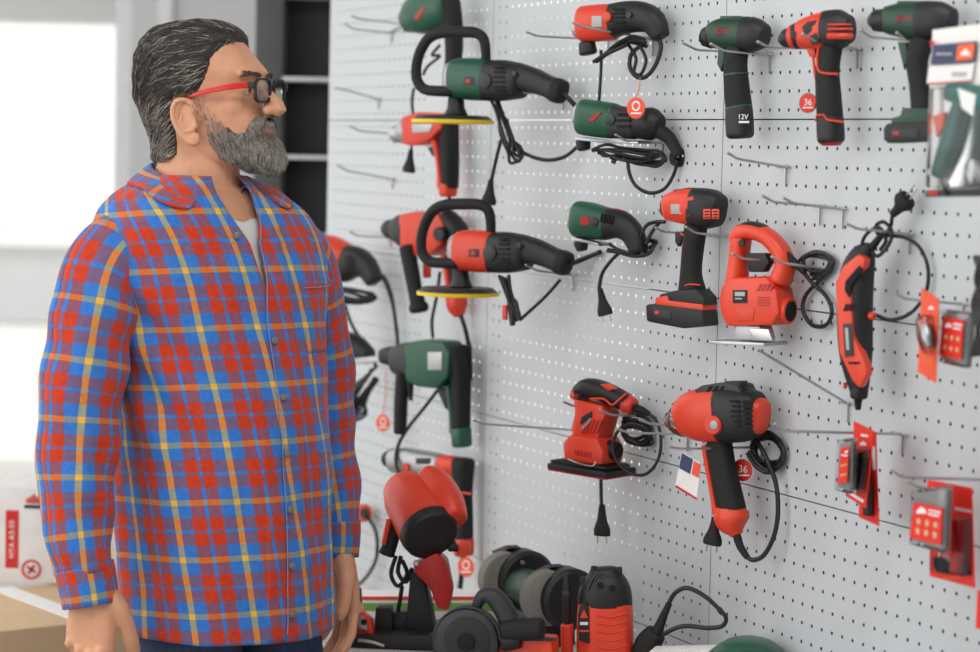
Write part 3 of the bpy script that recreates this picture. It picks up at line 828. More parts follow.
# ------------------------------------------------------------------ tools on the board
class Tool:
    def __init__(s, name, label, cat, px, py, off, yaw=30, group=None, at=None):
        y = math.radians(yaw); s.A = W(px, py, off) if at is None else V(at)
        s.ex = S*math.cos(y)-N*math.sin(y); s.ey = N*math.cos(y)+S*math.sin(y)
        s.R = Matrix((s.ex, -s.ey, Z)).transposed(); s.u = (s.A-CO).dot(cf)/FPX
        s.e = empty(name, s.A, label, cat, group, rot=s.R); s.wallmount = at is None
    def P(s, px, py, d=0.):                      # pixel on the tool's own upright plane, d px towards the aisle
        d *= s.u; q = hitplane(px, py, s.A+s.ey*d, s.ey)-s.A
        return V((q.dot(s.ex), -q.dot(s.ey), q.z))
    def PC(s, px, py, d=0., m_=.010):             # as P, but never inside the board
        p = s.P(px, py, d); w = s.A + s.ex*p.x - s.ey*p.y + Z*p.z
        if s.wallmount and (w-WO).dot(N) < m_:
            q = W(px, py, m_)-s.A; p = V((q.dot(s.ex), -q.dot(s.ey), q.z))
        return p
    def dy(s, px, d=0.):                         # pixel row where the tool's plane meets what it stands on
        lo, hi = 300., 1200.
        for _ in range(40):
            m_ = (lo+hi)/2
            if s.P(px, m_, d).z > .0012: lo = m_
            else: hi = m_
        return lo
    def loft(s, name, pts, mn, e=2., n=18, k=3, d=0., rnd=.35, par=None, cap=True):
        T = []
        for p in pts:
            q = s.PC(p[0], p[1], p[4] if len(p) > 4 else d); T.append((q.x, q.y, q.z, p[2]*s.u, (p[3] if len(p) > 3 else p[2])*s.u))
        if k > 1 and len(T) > 2: T = cr(T, k)
        if rnd:
            def end(a, b):
                A_, B_ = V(a[:3]), V(b[:3]); t = (A_-B_).normalized(); q = rnd*min(a[3], a[4])
                return [tuple(A_+t*q*f)+(a[3]-q*g_, a[4]-q*g_) for f, g_ in ((.45, .12), (.8, .4), (1., .85))]
            h = end(T[0], T[1]); tl = end(T[-1], T[-2]); T = h[::-1]+T+tl
        g = G().sweep([t[:3] for t in T], [t[3] for t in T], [t[4] for t in T], (0, 1, 0), n, e, cap)
        return g.obj(name, mn, par or s.e)
    def tube(s, name, pts, r, mn='cable', k=5, par=None, n=8):
        j = 2.0 if name == 'cable_coil' else 0.
        T = [tuple(s.PC(p[0]+random.uniform(-j, j), p[1]+random.uniform(-j, j), (p[2] if len(p) > 2 else 0)+random.uniform(-j, j)*1.5)) for p in pts]
        if j: r *= .82
        if k > 1 and len(T) > 2: T = cr(T, k)
        rr = r if not hasattr(r, '__len__') else [x*s.u for x in r]
        return G().sweep(T, r*s.u if not hasattr(r, '__len__') else rr, None, (0, 1, 0), n).obj(name, mn, par or s.e)
    def prism(s, name, poly, th, mn, d=0., bev=1.5, par=None):
        return G().prism([s.P(a, b, d) for a, b in poly], (0, th*s.u, 0), bev*s.u).obj(name, mn, par or s.e)
    def rect(s, name, x0, y0, x1, y1, th, mn, d=0., bev=.4, par=None):
        return s.prism(name, [(x0, y0), (x1, y0), (x1, y1), (x0, y1)], th, mn, d, bev, par)
    def disc(s, name, px, py, r, th, mn, d=0., ax='y', r2=None, par=None, n=28, e=2., lo=(0, 0, 0)):
        c = s.P(px, py, d)+V(lo)*s.u; a = {'x': V((1, 0, 0)), 'y': V((0, 1, 0)), 'z': V((0, 0, 1))}[ax]*(th*s.u/2); r *= s.u
        b = r*.12 if r2 is None else 0
        r2 = r if r2 is None else r2*s.u
        ref = (0, 0, 1) if ax != 'z' else (0, 1, 0)
        return G().sweep([c-a, c-a*.75, c+a*.75, c+a], [r2-b, r2, r, r-b], None, ref, n, e).obj(name, mn, par or s.e)
    def text(s, px, py, d, txt, size, mn, name='lettering', par=None, rot=0.):
        M4 = Matrix((V((1, 0, 0)), V((0, 0, 1)), V((0, -1, 0)))).transposed().to_4x4() @ Matrix.Rotation(rot, 4, 'Z')
        if par is not None: M4 = Matrix.Translation(s.P(px, py, d)) @ M4
        else: M4 = Matrix.Translation(s.P(px, py, d)) @ M4
        return text_obj(name, txt, size*s.u, mn, par or s.e, M4)
    def plug(s, px, py, h=26, w=8, ang=0, d=0., pins=True, round_=False, pm='brass'):
        """europlug hanging with its pins down (ang in degrees, image clockwise)"""
        a = math.radians(ang); D = lambda x, y: (px+x*math.cos(a)-y*math.sin(a), py+x*math.sin(a)+y*math.cos(a))
        q = [D(0, t) for t in (0, h*.45, h*.8, h)]
        o = s.loft('plug', [(*q[0], w*.32, w*.32), (*q[1], w*.55, w*.4), (*q[2], w, w*.5), (*q[3], w*1.02, w*.5)], 'rubber', 2.6, 14, 3, d, .2)
        if pins:
            for x in (-.5, .5):
                b, c = D(x*w, h), D(x*w, h+8); s.tube('pin', [(*b, d), (*c, d)], .9, pm, 1, o)
        return o
    def badge(s, px, py, r, d, txt='36', sub=True, dark=False, string=None):
        o = s.disc('warranty_tag', px, py, r, 1.2, 'tag_red', d)
        s.disc('rim', px, py, r*1.06, .8, 'charcoal' if dark else 'paper', d-.4, par=o)
        if txt: s.text(px, py-r*.05, d+.9, txt, r*1.0, 'paper', par=o)
        if sub: s.rect('print', px-r*.55, py+r*.42, px+r*.55, py+r*.55, .5, 'paper', d+.8, 0, par=o)
        return o
    def hangtag(s, px, py, r, d, sx, sy):
        o = s.disc('warranty_tag', px, py, r, 1.0, 'tag_orange', d)
        s.tube('string', [(sx, sy, d), ((sx+px)/2+1.5, (sy+py-r)/2, d), (px, py-r, d)], .5, 'tag_orange', 4, o)
        g = G(); c = s.P(px, py-r*.2, d+.8); u = s.u
        g.rings([[c+V((q*u*math.cos(2*PI*k/20), 0, q*u*math.sin(2*PI*k/20))) for k in range(20)] for q in (r*.48, r*.32)], False); g.obj('print', 'paper', o)
        s.rect('print', px-r*.5, py+r*.42, px+r*.5, py+r*.58, .4, 'paper', d+.9, 0, par=o)
        return o
    def grille(s, x0, y0, x1, y1, n, d, mn='deep', vert=True, th=2., fill=.5):
        for k in range(n):
            if vert:
                w = (x1-x0)/n; s.rect('vent_slot', x0+w*k, y0, x0+w*(k+fill), y1, th, mn, d, 0)
            else:
                w = (y1-y0)/n; s.rect('vent_slot', x0, y0+w*k, x1, y0+w*(k+fill), th, mn, d, 0)

def hook(label, prongs, leg=.030, r=.0021, group='wire hooks on the perforated board'):
    """prongs: (tip, bend, base) in pixels; each leaves the board square to it"""
    A = W(*prongs[0][2]); e = empty('display_hook', A, label, 'hook', group, rot=WR); Ri = WR.transposed()
    bases = []
    for tip, bend, bs in prongs:
        B = W(*bs); bases.append(B)
        pts = [B-N*.003, B+N*.006]
        for q in (bend, tip): pts.append(hitplane(q[0], q[1], B, S))
        m_ = pts[2]; pts[2:3] = [m_+(pts[1]-m_)*.08, m_+(pts[3]-m_)*.10]
        G().sweep([Ri @ (p-A) for p in pts], r, None, (1, 0, 0), 8).obj('prong', 'wire', e)
        G().ball(Ri @ (pts[-1]-A), r*1.25, None, 8, 6).obj('tip', 'wire', e)
        if leg:
            G().sweep([Ri @ (p-A) for p in (B+N*.004, B+N*.004-Z*leg)], r*.95, None, (1, 0, 0), 8).obj('leg', 'wire', e)
    b0 = bases[0]-S*.022; b1 = bases[-1]+S*.012
    if (b1-b0).dot(S) < 0: b0, b1 = bases[-1]-S*.022, bases[0]+S*.012
    G().sweep([Ri @ (p-A) for p in (b0+N*.005, b1+N*.005)], r*.95, None, (0, 0, 1), 8).obj('cross_bar', 'wire', e)
    return e

# --- three cordless drills in the top row
t = Tool('cordless_drill', 'slim green and black cordless drill marked 12V in the top row', 'drill', 736, 36, .054)
t.loft('chuck', [(702, 37, 5, 5), (705, 37, 9, 9), (709, 36.5, 11, 11), (714, 36, 12, 12)], 'black')
for x in (704, 707, 710): t.loft('chuck_groove', [(x, 37, 9+(x-703)*.35), (x+1, 37, 9.4+(x-703)*.35)], 'charcoal', rnd=0, k=1)
b = t.loft('body', [(714, 35.5, 13.5, 12), (724, 33.5, 16, 13.5), (746, 34, 17.5, 14.5)], 'green_dark', 2.4)
t.rect('label_plate', 716, 27, 730, 37, 1.5, 'charcoal', 13); t.text(723, 31.5, 14.2, 'BOSCH', 5.0, 'tag_red')
t.loft('motor_end', [(745, 34.3, 17.8, 14.8), (756, 35, 17, 14.4), (763, 36, 13, 12)], 'black', 2.4)
t.rect('direction_slider', 722, 16, 741, 21, 8, 'green', 0)
t.loft('handle', [(738, 46, 11, 10), (735.5, 66, 11.5, 11), (737, 90, 12.5, 12), (739, 108, 13, 12)], 'rubber', 2.6)
t.prism('trigger', [(720, 50), (727, 49), (726, 62), (723, 72), (719, 64)], 9, 'green_dark')
t.loft('trim_line', [(736, 73.5, 12.5, 11.8), (736.1, 75, 12.5, 11.8)], 'green', 2.6, k=1, rnd=0)
t.loft('trim_line', [(738.5, 106.5, 13.4, 12.4), (738.7, 108, 13.4, 12.4)], 'green', 2.6, k=1, rnd=0)
b = t.loft('battery', [(739, 109, 13.3, 12.4), (739.5, 122, 13.8, 12.8), (740, 134, 13.6, 12.8)], 'black', 2.6)
t.text(743, 117, 13.4, '12V', 7.5, 'paper'); t.rect('lettering', 739, 121, 749, 123, .8, 'paper', 13.2, 0)

t = Tool('cordless_drill', 'red and black cordless drill with red handle outline and round 36 badge', 'drill', 828, 30, .055)
t.loft('chuck', [(781, 39, 5, 5), (784, 39, 8.5, 8.5), (788, 38, 10, 10), (793, 37.5, 11, 11)], 'black')
t.loft('torque_ring', [(792.5, 37.3, 12.3, 12), (795.5, 36.8, 12.8, 12.4)], 'red', k=1, rnd=.1)
t.loft('gear_case', [(796, 36.5, 13, 12), (803, 34.5, 14.5, 13)], 'black')
t.loft('body', [(803, 34.5, 15, 13), (813, 32.5, 17.5, 14.5), (828, 30.5, 20, 16)], 'red', 2.4)
t.prism('side_panel', [(802, 27), (808, 22), (817, 20), (814, 30), (806, 36)], 3, 'black', 13.5, .6)
t.prism('side_panel', [(809, 37), (818, 32), (820, 43), (812, 45)], 3, 'black', 14, .6)
t.loft('motor_end', [(827, 30.5, 20.2, 16.2), (840, 29.5, 20, 16), (848, 29, 15, 13)], 'black', 2.3)
for y, x1, r in ((24.5, 853, 1.0), (29, 854.5, 1.3), (36, 853, 3.2)): t.tube('vent_stripe', [(828, y, 15.6), (838, y, 15.2), (847, y, 11), (x1-2, y, 5)], r, 'red', 3)
t.loft('handle', [(831, 48, 11, 10.5), (827.5, 70, 11.5, 11.3), (828.5, 95, 12.3, 12), (830, 117, 12.8, 12.2)], 'rubber', 2.6)
t.prism('trigger', [(807, 47), (816, 46), (818, 58), (811, 57)], 9, 'red')
t.tube('handle_piping', [(819, 46, 9), (817, 60, 10), (820, 72, 11), (838, 74, 10.5)], 1.3, 'red', 4)
t.tube('handle_piping', [(813, 56, 4), (815, 74, 5), (817.5, 86, 6), (816, 98, 6), (814, 108, 6)], 1.6, 'red', 4)
b = t.loft('battery', [(830, 118, 13, 12.4), (830.5, 130, 13.6, 12.8), (831, 139, 13.4, 12.8)], 'black', 2.6)
t.tube('handle_piping', [(815.5, 121, 9), (817, 115, 10), (824, 115, 12.5), (827, 120, 12.8), (844, 122, 10)], 1.2, 'red', 1)
t.loft('battery_foot', [(831, 139.5, 12, 11.4), (831, 142, 11, 10.5)], 'red_dark', 2.6, k=1)
t.badge(808, 103, 9.5, -2, '36', True, True)

t = Tool('cordless_drill', 'large dark green cordless drill with slide-on battery foot', 'drill', 922, 22, .058)
t.loft('chuck', [(871, 21.5, 6, 6), (874, 21, 10, 10), (880, 20.5, 11.5, 11.5), (889, 20, 12.5, 12.5)], 'black')
for x in (876, 880, 884): t.loft('chuck_groove', [(x, 20.5, 11.3+(x-876)*.12), (x+1.2, 20.5, 11.4+(x-876)*.12)], 'charcoal', rnd=0, k=1)
t.loft('body', [(890, 20, 15, 13), (903, 20, 18, 15), (922, 20.5, 19.5, 16)], 'green_dark', 2.5)
t.rect('label_plate', 896, 14, 912, 25, 1.5, 'charcoal', 14.5); t.text(904, 19, 15.6, 'BOSCH', 5, 'tag_red')
t.loft('motor_end', [(921, 20.5, 19.8, 16.2), (940, 20.5, 19, 15.5), (951, 21, 14, 12)], 'black', 2.5)
t.rect('direction_slider', 899, 1, 920, 6, 9, 'green_dark')
t.loft('handle', [(923, 40, 12, 10.5), (917, 60, 11, 10.5), (919, 85, 9.5, 10), (922, 110, 10.5, 11)], 'rubber', 2.5)
t.prism('trigger', [(899, 42), (908, 42), (910, 60), (905, 68), (902, 55)], 9, 'green_dark')
t.prism('battery_shoe', [(896, 118), (905, 116), (907, 108), (934, 108), (940, 124), (896, 126)], 24, 'green_dark', 0, 3)
t.prism('battery', [(889, 128), (893, 123.5), (938, 122), (942, 141), (893, 143.5), (889, 140)], 27, 'black', 0, 3)
t.rect('label_plate', 891, 129, 918, 138, 1, 'charcoal', 14); t.rect('mark', 893, 131, 899, 135, .6, 'red_dark', 14.6, 0)

# --- cordless impact driver
t = Tool('impact_driver', 'red and black cordless impact driver with thick square battery', 'impact driver', 690, 225, .062)
t.loft('bit_holder', [(661, 208, 5, 5), (666, 208, 8, 8)], 'silver', k=1)
t.loft('bumper', [(666.5, 207.5, 11, 10), (670, 207.5, 13.5, 12)], 'black', k=1)
t.loft('body', [(670, 207.5, 14, 12.5), (682, 206.5, 17.5, 15), (698, 207, 19, 17)], 'red_bright', 2.7)
t.rect('label_plate', 671, 204, 684, 214, 1.6, 'label_silver', 14.8, .3); t.prism('side_panel', [(685, 198), (694, 196), (694, 214), (688, 217)], 2, 'red', 16)
t.loft('motor_end', [(697, 207.5, 19.8, 17.4), (710, 209, 20, 17.5), (717, 210.5, 17, 15)], 'black', 3)
t.prism('top_cap', [(676, 190), (692, 187.5), (710, 190), (714, 194), (678, 195)], 14, 'black')
for x0, d in ((703.5, 17.2), (712, 16.6)):
    p = t.rect('vent_panel', x0, 209, x0+7, 219, 1.6, 'red_bright', d)
    for y in (211, 214, 217): t.rect('vent_slot', x0+1.2, y, x0+5.5, y+1.1, .8, 'deep', d+1, 0, par=p)
t.loft('handle', [(696, 226, 11.5, 10), (693, 248, 10.5, 10.5), (691, 272, 10.2, 10.5), (692, 290, 14, 12)], 'rubber', 2.6)
t.prism('trigger', [(677, 232), (685, 231), (684, 240), (680, 247), (677, 242)], 9, 'black'); t.tube('handle_piping', [(681, 233, 6), (685, 238, 8), (682, 247, 7)], 1.1, 'red', 4)
t.tube('handle_piping', [(683, 288, 10), (688, 284.5, 11), (700, 285, 10)], .9, 'red', 4)
t.prism('battery_shoe', [(664, 300), (667, 294), (682, 290), (703, 289), (710, 297), (711, 305), (664, 302)], 26, 'black', 0, 3)
t.prism('red_band', [(663, 297), (675, 295), (676, 300), (710, 304), (710, 310), (662, 304)], 28, 'red_bright', 0, 1)
t.prism('battery', [(653, 304), (663, 303), (710, 309), (712, 326), (690, 328), (654, 321)], 30, 'black', 0, 3)
p = t.prism('charge_display', [(653, 308), (671, 310.5), (671, 320), (653, 317)], 1.5, 'charcoal', 15); t.rect('mark', 655, 311, 659, 314, .6, 'red', 16, 0)

# --- jigsaw
t = Tool('jigsaw', 'red corded jigsaw with looped handle and steel shoe', 'jigsaw', 760, 290, .058, 28)
t.prism('motor_housing', [(727, 299), (730, 286), (737, 277), (775, 276), (785, 290), (788, 312), (780, 325), (735, 326), (729, 312)], 34, 'red_bright', 0, 5)
t.loft('front_post', [(737, 284, 10, 14), (738.5, 262, 8.5, 12), (741, 240, 9, 12.5)], 'red_bright', 2.8)
t.loft('handle', [(738, 240, 8, 12), (743, 233, 9, 13), (754, 231, 9, 13), (768, 237, 8.5, 12), (780, 250, 8.5, 11.5), (785, 265, 9, 12), (781, 280, 10, 13)], 'red_bright', 2.6)
t.loft('grip_pad', [(742, 227.5, 3.5, 10), (751, 225.5, 4.5, 11), (763, 228.5, 4.2, 10), (769, 234, 3, 8)], 'black', 2.4)
t.prism('switch', [(748, 253), (768, 253), (772, 262), (766, 272), (752, 272)], 12, 'black'); t.disc('lock_button', 742, 243, 3.5, 3, 'black', 12)
t.rect('label_plate', 733, 290, 747, 303, 1.4, 'black', 17.4, .3); t.rect('lettering', 735, 292, 745, 296, .6, 'label_silver', 18.2, 0); t.rect('lettering', 735, 298, 742, 299.3, .6, 'label_silver', 18.2, 0)
t.prism('lower_panel', [(736, 308), (755, 308), (753, 321), (738, 321)], 2, 'red', 17)
for x in (757, 761, 765, 769): t.prism('vent_slot', [(x+3, 284), (x+5.5, 284), (x+2, 291), (x-.5, 291)], 1, 'red_dark', 17.2, 0)
for k in range(4): t.rect('vent_slot', 758, 297+k*2.6, 770, 298.1+k*2.6, 1, 'red_dark', 17.2, 0)
p = t.loft('dust_port', [(772, 308, 12.5, 12), (783, 310, 13, 12.5), (790, 311, 13.5, 13)], 'red_bright', 2, 22, rnd=.05)
t.loft('port_opening', [(789, 311, 10.5, 10), (791.3, 311.3, 10.5, 10)], 'deep', k=1, rnd=0, par=p)
t.prism('shoe_block', [(742, 325), (766, 326), (770, 340), (738, 339)], 24, 'silver', 0, 1.5)
t.prism('base_plate', [(722, 339.5), (776, 342), (776, 345.5), (722, 343)], 46, 'steel', 0, .6)
t.prism('bevel_bracket', [(750, 328), (770, 329), (774, 341), (754, 340)], 6, 'chrome', 15, 1)
t.loft('cable_boot', [(785, 254, 4.5), (796, 264, 4), (804, 272, 3)], 'rubber', d=2)
t.tube('cable', [(803, 271, 2), (812, 283, 0), (826, 296, -4), (832, 312, -6), (826, 325, -8), (812, 325, -8), (803, 310, -8), (806, 295, -8), (818, 282, -8), (831, 268, -8), (828, 256, -6), (815, 252, -4), (804, 258, -2), (806, 268, -2), (820, 272, -2), (833, 266, -4)], 2.2)
for k in range(4): t.tube('cable_coil', [(800+k*2, 262-k, -4-k*2), (806+k, 253+k, -4-k*2), (822+k, 252+k*1.5, -6-k*2), (834-k, 262+k, -8-k), (828-k*2, 274+k, -8-k), (812, 271+k*2, -6)], 2.1)

# --- rotary multi tool
t = Tool('rotary_tool', 'red and black rotary multi tool hanging nose down by its cord', 'rotary tool', 857, 315, .06, 26)
t.loft('body', [(869, 247, 6, 7), (863, 256, 13, 12), (857, 275, 17, 15), (855, 310, 17.5, 15.5), (855.5, 345, 17, 15), (857, 368, 14, 13), (859, 388, 9.5, 9.5)], 'black', 2.5, 20)
t.prism('shell', [(838, 282), (846, 266), (861, 254), (868, 258), (867, 266), (853, 285), (856, 335), (868, 362), (870, 374), (862, 388), (855, 380), (842, 352)], 12, 'red_bright', 11.5, 2.5)
t.prism('switch_plate', [(845, 290), (846, 281), (860, 265), (863, 270), (852, 285), (850, 298)], 3, 'deep', 17, .6)
p = t.prism('label_plate', [(843, 324), (852, 323), (854, 356), (845, 357)], 1.2, 'charcoal', 18, .2); t.prism('lettering', [(845, 328), (848, 328), (849.5, 350), (846.5, 350)], .5, 'label_silver', 19, 0, par=p)
for k in range(3): t.prism('vent_slot', [(843+k*3, 311), (845+k*3, 311), (850+k*3-2, 304), (848+k*3-2, 304)], 1, 'deep', 18, 0)
for k in range(2): t.prism('vent_slot', [(848+k*4, 362), (857+k*3, 362), (856+k*3, 364), (849+k*4, 364)], 1, 'deep', 18, 0)
t.disc('lock_button', 872, 316, 4, 6, 'red', 2, 'x')
t.loft('collar', [(859, 389, 9.5), (859, 396, 9)], 'black', k=1); t.loft('collet', [(858.5, 397, 5.5), (858, 402, 4), (858, 409, 3)], 'deep', k=1)
t.loft('hang_loop', [(845, 388, 2, 2), (845, 383, 2, 2)], 'red', k=1)
t.loft('cable_boot', [(870, 250, 4.5), (876, 242, 3.8), (882, 235, 3)], 'rubber')
t.tube('cable', [(882, 235, 0), (893, 236, 0), (906, 238, 0), (920, 248, -2), (928, 268, -4), (926, 292, -6), (912, 312, -6), (892, 320, -6), (876, 315, -8)], 2.0)
t.tube('cable', [(872, 252, 3), (878, 256, 4), (888, 246, 4), (892, 232, 4), (884, 222, 2), (876, 226, 0), (880, 236, -2), (890, 228, -2), (893, 214, 0), (900, 206, 0)], 2.0)
t.tube('cable', [(862, 252, 4), (863, 240, 5), (870, 231, 5), (880, 228, 4), (886, 240, 2), (880, 250, 0)], 2.0)
p = t.loft('plug', [(893, 214, 4), (899, 208, 5.5), (903, 203, 11, 8), (907, 199, 10, 8)], 'rubber', 2.4)
for dx_, dy in ((0, -3), (3, 1)): t.tube('pin', [(906+dx_, 199+dy, 2), (914+dx_, 188+dy, 2)], 1.0, 'chrome', 1, p)

# --- finishing sander
t = Tool('finishing_sander', 'red and black palm sander with flat pad and plug hanging below', 'sander', 600, 430, .072)
t.prism('body', [(580, 396), (590, 400), (610, 404), (613, 414), (609, 428), (606, 440), (581, 438), (578, 428), (582, 412)], 30, 'red', 0, 6)
t.prism('skirt', [(573, 441), (580, 433), (608, 437), (614, 450), (612, 464), (575, 459)], 40, 'red', 0, 4)
for k in range(5): t.prism('flute', [(581-k*1.2+k*5, 434-k*.2), (583-k*1.2+k*5, 434-k*.2), (588-k*.8+k*4.5, 420), (586-k*.8+k*4.5, 420)], 2, 'red_dark', 15.2, .3)
for k in range(6): t.rect('vent_slot', 575+k*3, 450+k*.5, 576.6+k*3, 455+k*.5, 1.2, 'red_dark', 20, 0)
t.loft('palm_grip', [(580, 391, 7, 11), (588, 387.5, 9.5, 14), (602, 391, 10, 14), (616, 397, 9.5, 12), (627, 403, 9, 11)], 'black', 2.3)
t.prism('red_inlay', [(602, 384), (608, 383.5), (616, 389), (611, 391)], 10, 'red', 6, 1)
t.loft('nose', [(576.5, 393, 6.5, 10), (583, 396, 8, 12)], 'red', 2.6, k=1)
for k in range(4): t.rect('vent_slot', 574, 391+k*2.5, 587, 392.2+k*2.5, 1.2, 'deep', 12, 0)
t.tube('grip_piping', [(590, 399, 13), (604, 399, 14), (612, 405, 13), (621, 398, 12), (627, 393, 8)], 1.1, 'red', 4)
t.loft('tail_ring', [(627, 403.5, 9.6, 11.2), (632, 406, 8.5, 9.5)], 'red', k=1); t.loft('cable_boot', [(632, 407, 4.5), (641, 410, 4), (649, 414, 2.6)], 'rubber')
t.prism('emblem', [(580, 424), (582, 417), (592, 411), (592, 417), (584, 423)], 1.5, 'black', 15.5, .3); t.prism('emblem', [(581, 429), (590, 418), (592, 419), (583, 430)], 1, 'silver', 16.2, .2)
t.loft('dust_outlet', [(604, 448, 9, 9), (613, 450, 9.5, 9.5), (618, 451, 8.5, 8.5)], 'black', rnd=.1); t.loft('outlet_opening', [(616, 451, 6.5), (619.5, 451.5, 6.5)], 'deep', k=1, rnd=0)
t.prism('pad_clamp', [(562, 458), (572, 457), (616, 465), (620, 468), (564, 462)], 44, 'black', 0, 1)
t.prism('pad', [(563, 460.5), (621, 470), (621, 476), (563, 466)], 56, 'black', 0, 1); t.prism('sanding_sheet', [(563, 466.2), (621, 476.2), (621, 477.6), (563, 467.6)], 56, 'red_dark', 0, .2)
t.tube('clamp_wire', [(568, 459, 24), (578, 463, 26), (592, 466, 26), (596, 462, 25)], .8, 'chrome')
t.tube('cable', [(648, 413, 0), (657, 422, 2), (661, 440, 4), (658, 460, 4), (646, 474, 6), (630, 473, 8), (616, 460, 10), (613, 443, 10), (619, 430, 8), (632, 424, 0), (645, 428, -4), (650, 438, -6), (640, 446, -8)], 1.7)
for k in range(4): t.tube('cable_coil', [(622, 418+k*3, -8-k), (634, 414+k*4, -10), (648, 420+k*4, -10), (652, 432+k*3, -12), (640, 440+k*2, -12), (626, 434+k*2, -10), (622, 420+k*2, -8)], 2.4)
t.tube('cable', [(601, 470, -6), (601, 488, -6), (601.5, 506, -6)], 1.9); t.plug(602, 505, 30, 9, 0, -6)

# --- corded impact wrench
t = Tool('impact_wrench', 'red and black corded impact wrench with rear grille and clear nose cap', 'impact wrench', 722, 425, .078)
t.loft('nose_cap', [(670, 420, 9, 9), (675, 420, 14.5, 14), (682, 419.5, 18, 17)], 'clear_plastic', 2, 22)
t.loft('drive_shaft', [(672, 420, 4), (686, 419, 5)], 'silver', k=1)
t.loft('body', [(685, 418, 20, 18), (692, 416, 24.5, 21), (706, 414.5, 28, 24), (726, 414, 29, 25)], 'red', 2.4, 24)
t.loft('rear_housing', [(726, 414, 29.3, 25.4), (744, 414, 28, 24.5), (754, 414.5, 24, 21)], 'black', 2.6, 24)
t.loft('rear_ring', [(753, 415, 21.5, 19), (760, 416.5, 18, 16)], 'red', 2.6, k=1)
t.prism('top_cover', [(702, 389), (709, 384.5), (732, 381), (746, 384), (750, 394), (730, 398), (704, 396)], 32, 'charcoal', 0, 3); t.rect('label_plate', 729, 381, 744, 386, 14, 'black', 8)
for k in range(6):
    for x0 in (730, 743): t.rect('vent_slot', x0+k*.3, 400+k*5, x0+10, 402.4+k*5, 1.4, 'deep', 24.2-abs(k-2.5)*.7-(x0-730)*.12, 0)
for k in range(3): t.prism('vent_slot', [(706+k*6, 392), (709+k*6, 392), (713+k*6, 386), (710+k*6, 386)], 1.5, 'deep', 16, 0)
p = t.disc('side_knob', 714, 425, 9.5, 8, 'red', 24); t.disc('knob_insert', 714, 425, 4.5, 2, 'label_silver', 28.5, par=p)
p = t.prism('emblem_plate', [(686, 413), (698, 413), (700, 428), (688, 428)], 1.5, 'black', 20.5, .3); t.prism('emblem', [(689, 421), (693, 414), (697, 421)], .8, 'red_bright', 21.8, 0, par=p); t.rect('lettering', 689, 423, 698, 425.5, .6, 'paper', 21.8, 0, par=p)
t.rect('front_boss', 682, 402, 694, 409, 12, 'red', 10, 2)
t.loft('handle', [(719, 444, 13, 12), (723, 468, 12.5, 12.5), (728, 492, 13.5, 13), (732, 510, 14, 13)], 'rubber', 2.6)
t.loft('handle_spine', [(708, 446, 4.5, 10), (711.5, 470, 3.6, 9.5), (716, 494, 3.6, 9.5), (719, 512, 4.5, 10)], 'red', 2.6)
t.loft('handle_foot', [(731, 509, 15, 13.4), (731.5, 517, 18, 15), (733, 525, 15, 13), (736, 533, 7, 7)], 'red', 2.5)
t.loft('cable_boot', [(736, 532, 4.5), (740, 546, 4), (747, 557, 3.2)], 'rubber')
t.tube('cable', [(746, 556, 0), (753, 560, 0), (764, 555, -2), (774, 536, -4), (778, 512, -6), (776, 484, -8), (768, 462, -10), (760, 446, -14), (752, 436, -18)], 2.5)
for k in range(5): t.tube('cable_coil', [(750+k*2, 448, -16-k*3), (757, 436+k, -18-k*2), (772, 434+k, -20-k*2), (785-k, 446, -20-k*2), (784-k, 464-k, -20-k*2), (770, 472-k*2, -18-k*2), (756+k, 465-k, -16-k*2), (749+k*2, 452, -16-k*2)], 3.0)
t.badge(743, 470, 11, -14); t.tube('cable', [(716, 500, -10), (716, 512, -8), (715, 520, -8)], 2.2); t.plug(715, 518, 26, 10, 6, -8, pm='brass')
p = t.prism('price_card', [(682, 452), (701, 463), (697, 500), (675, 487)], .8, 'paper', 6, 0)
t.prism('print', [(682, 453), (693, 459.5), (690, 474), (679, 468)], .4, 'navy', 6.8, 0, par=p); t.prism('print', [(694, 461), (700.5, 464.5), (698.5, 478), (691.5, 474)], .4, 'tag_orange', 6.8, 0, par=p); t.prism('print', [(676, 485), (697, 498), (696.8, 500), (675, 487)], .4, 'tag_red', 6.8, 0, par=p)

# --- grinders of the middle panel
def label(t, x0, y0, x1, y1, d, mn='label_silver'): return t.rect('label_plate', x0, y0, x1, y1, 1.4, mn, d, .2)
t = Tool('angle_grinder', 'red angle grinder with curved black tail and round paper tag, top row', 'angle grinder', 622, 25, .066)
t.loft('gear_head', [(578, 27, 12, 11), (584, 25, 16, 14)], 'steel', 2.6, k=1)
t.loft('motor_housing', [(585, 24, 18.5, 15.5), (598, 23, 18.8, 16), (612, 22, 18.5, 15.5)], 'red', 2.5)
label(t, 592, 16, 602, 27, 15.8); t.disc('spindle_lock', 607, 17, 5, 3, 'red', 16)
t.loft('tail', [(611, 21.5, 17.5, 15), (626, 17.5, 16.5, 14), (643, 17, 15, 13), (654, 23, 13, 12), (660, 35, 9.5, 9.5)], 'black', 2.4)
for k in range(5): t.rect('vent_slot', 613, 8+k*4.2, 624, 10+k*4.2, 1.4, 'deep', 15, 0)
t.disc('switch', 629, 15, 3.5, 3, 'charcoal', 14)
t.loft('spindle', [(587, 44, 9, 8), (588, 52, 10, 8)], 'black', k=1)
t.tube('cable', [(659, 38, 0), (661, 48, 0), (656, 64, 2), (647, 76, 3), (637, 77, 3), (630, 68, 2), (631, 55, 0), (640, 46, -2)], 2.3)
t.tube('cable', [(640, 46, -2), (646, 60, 0), (641, 74, 1), (634, 72, 2), (636, 58, 0), (628, 44, -2)], 1.8)
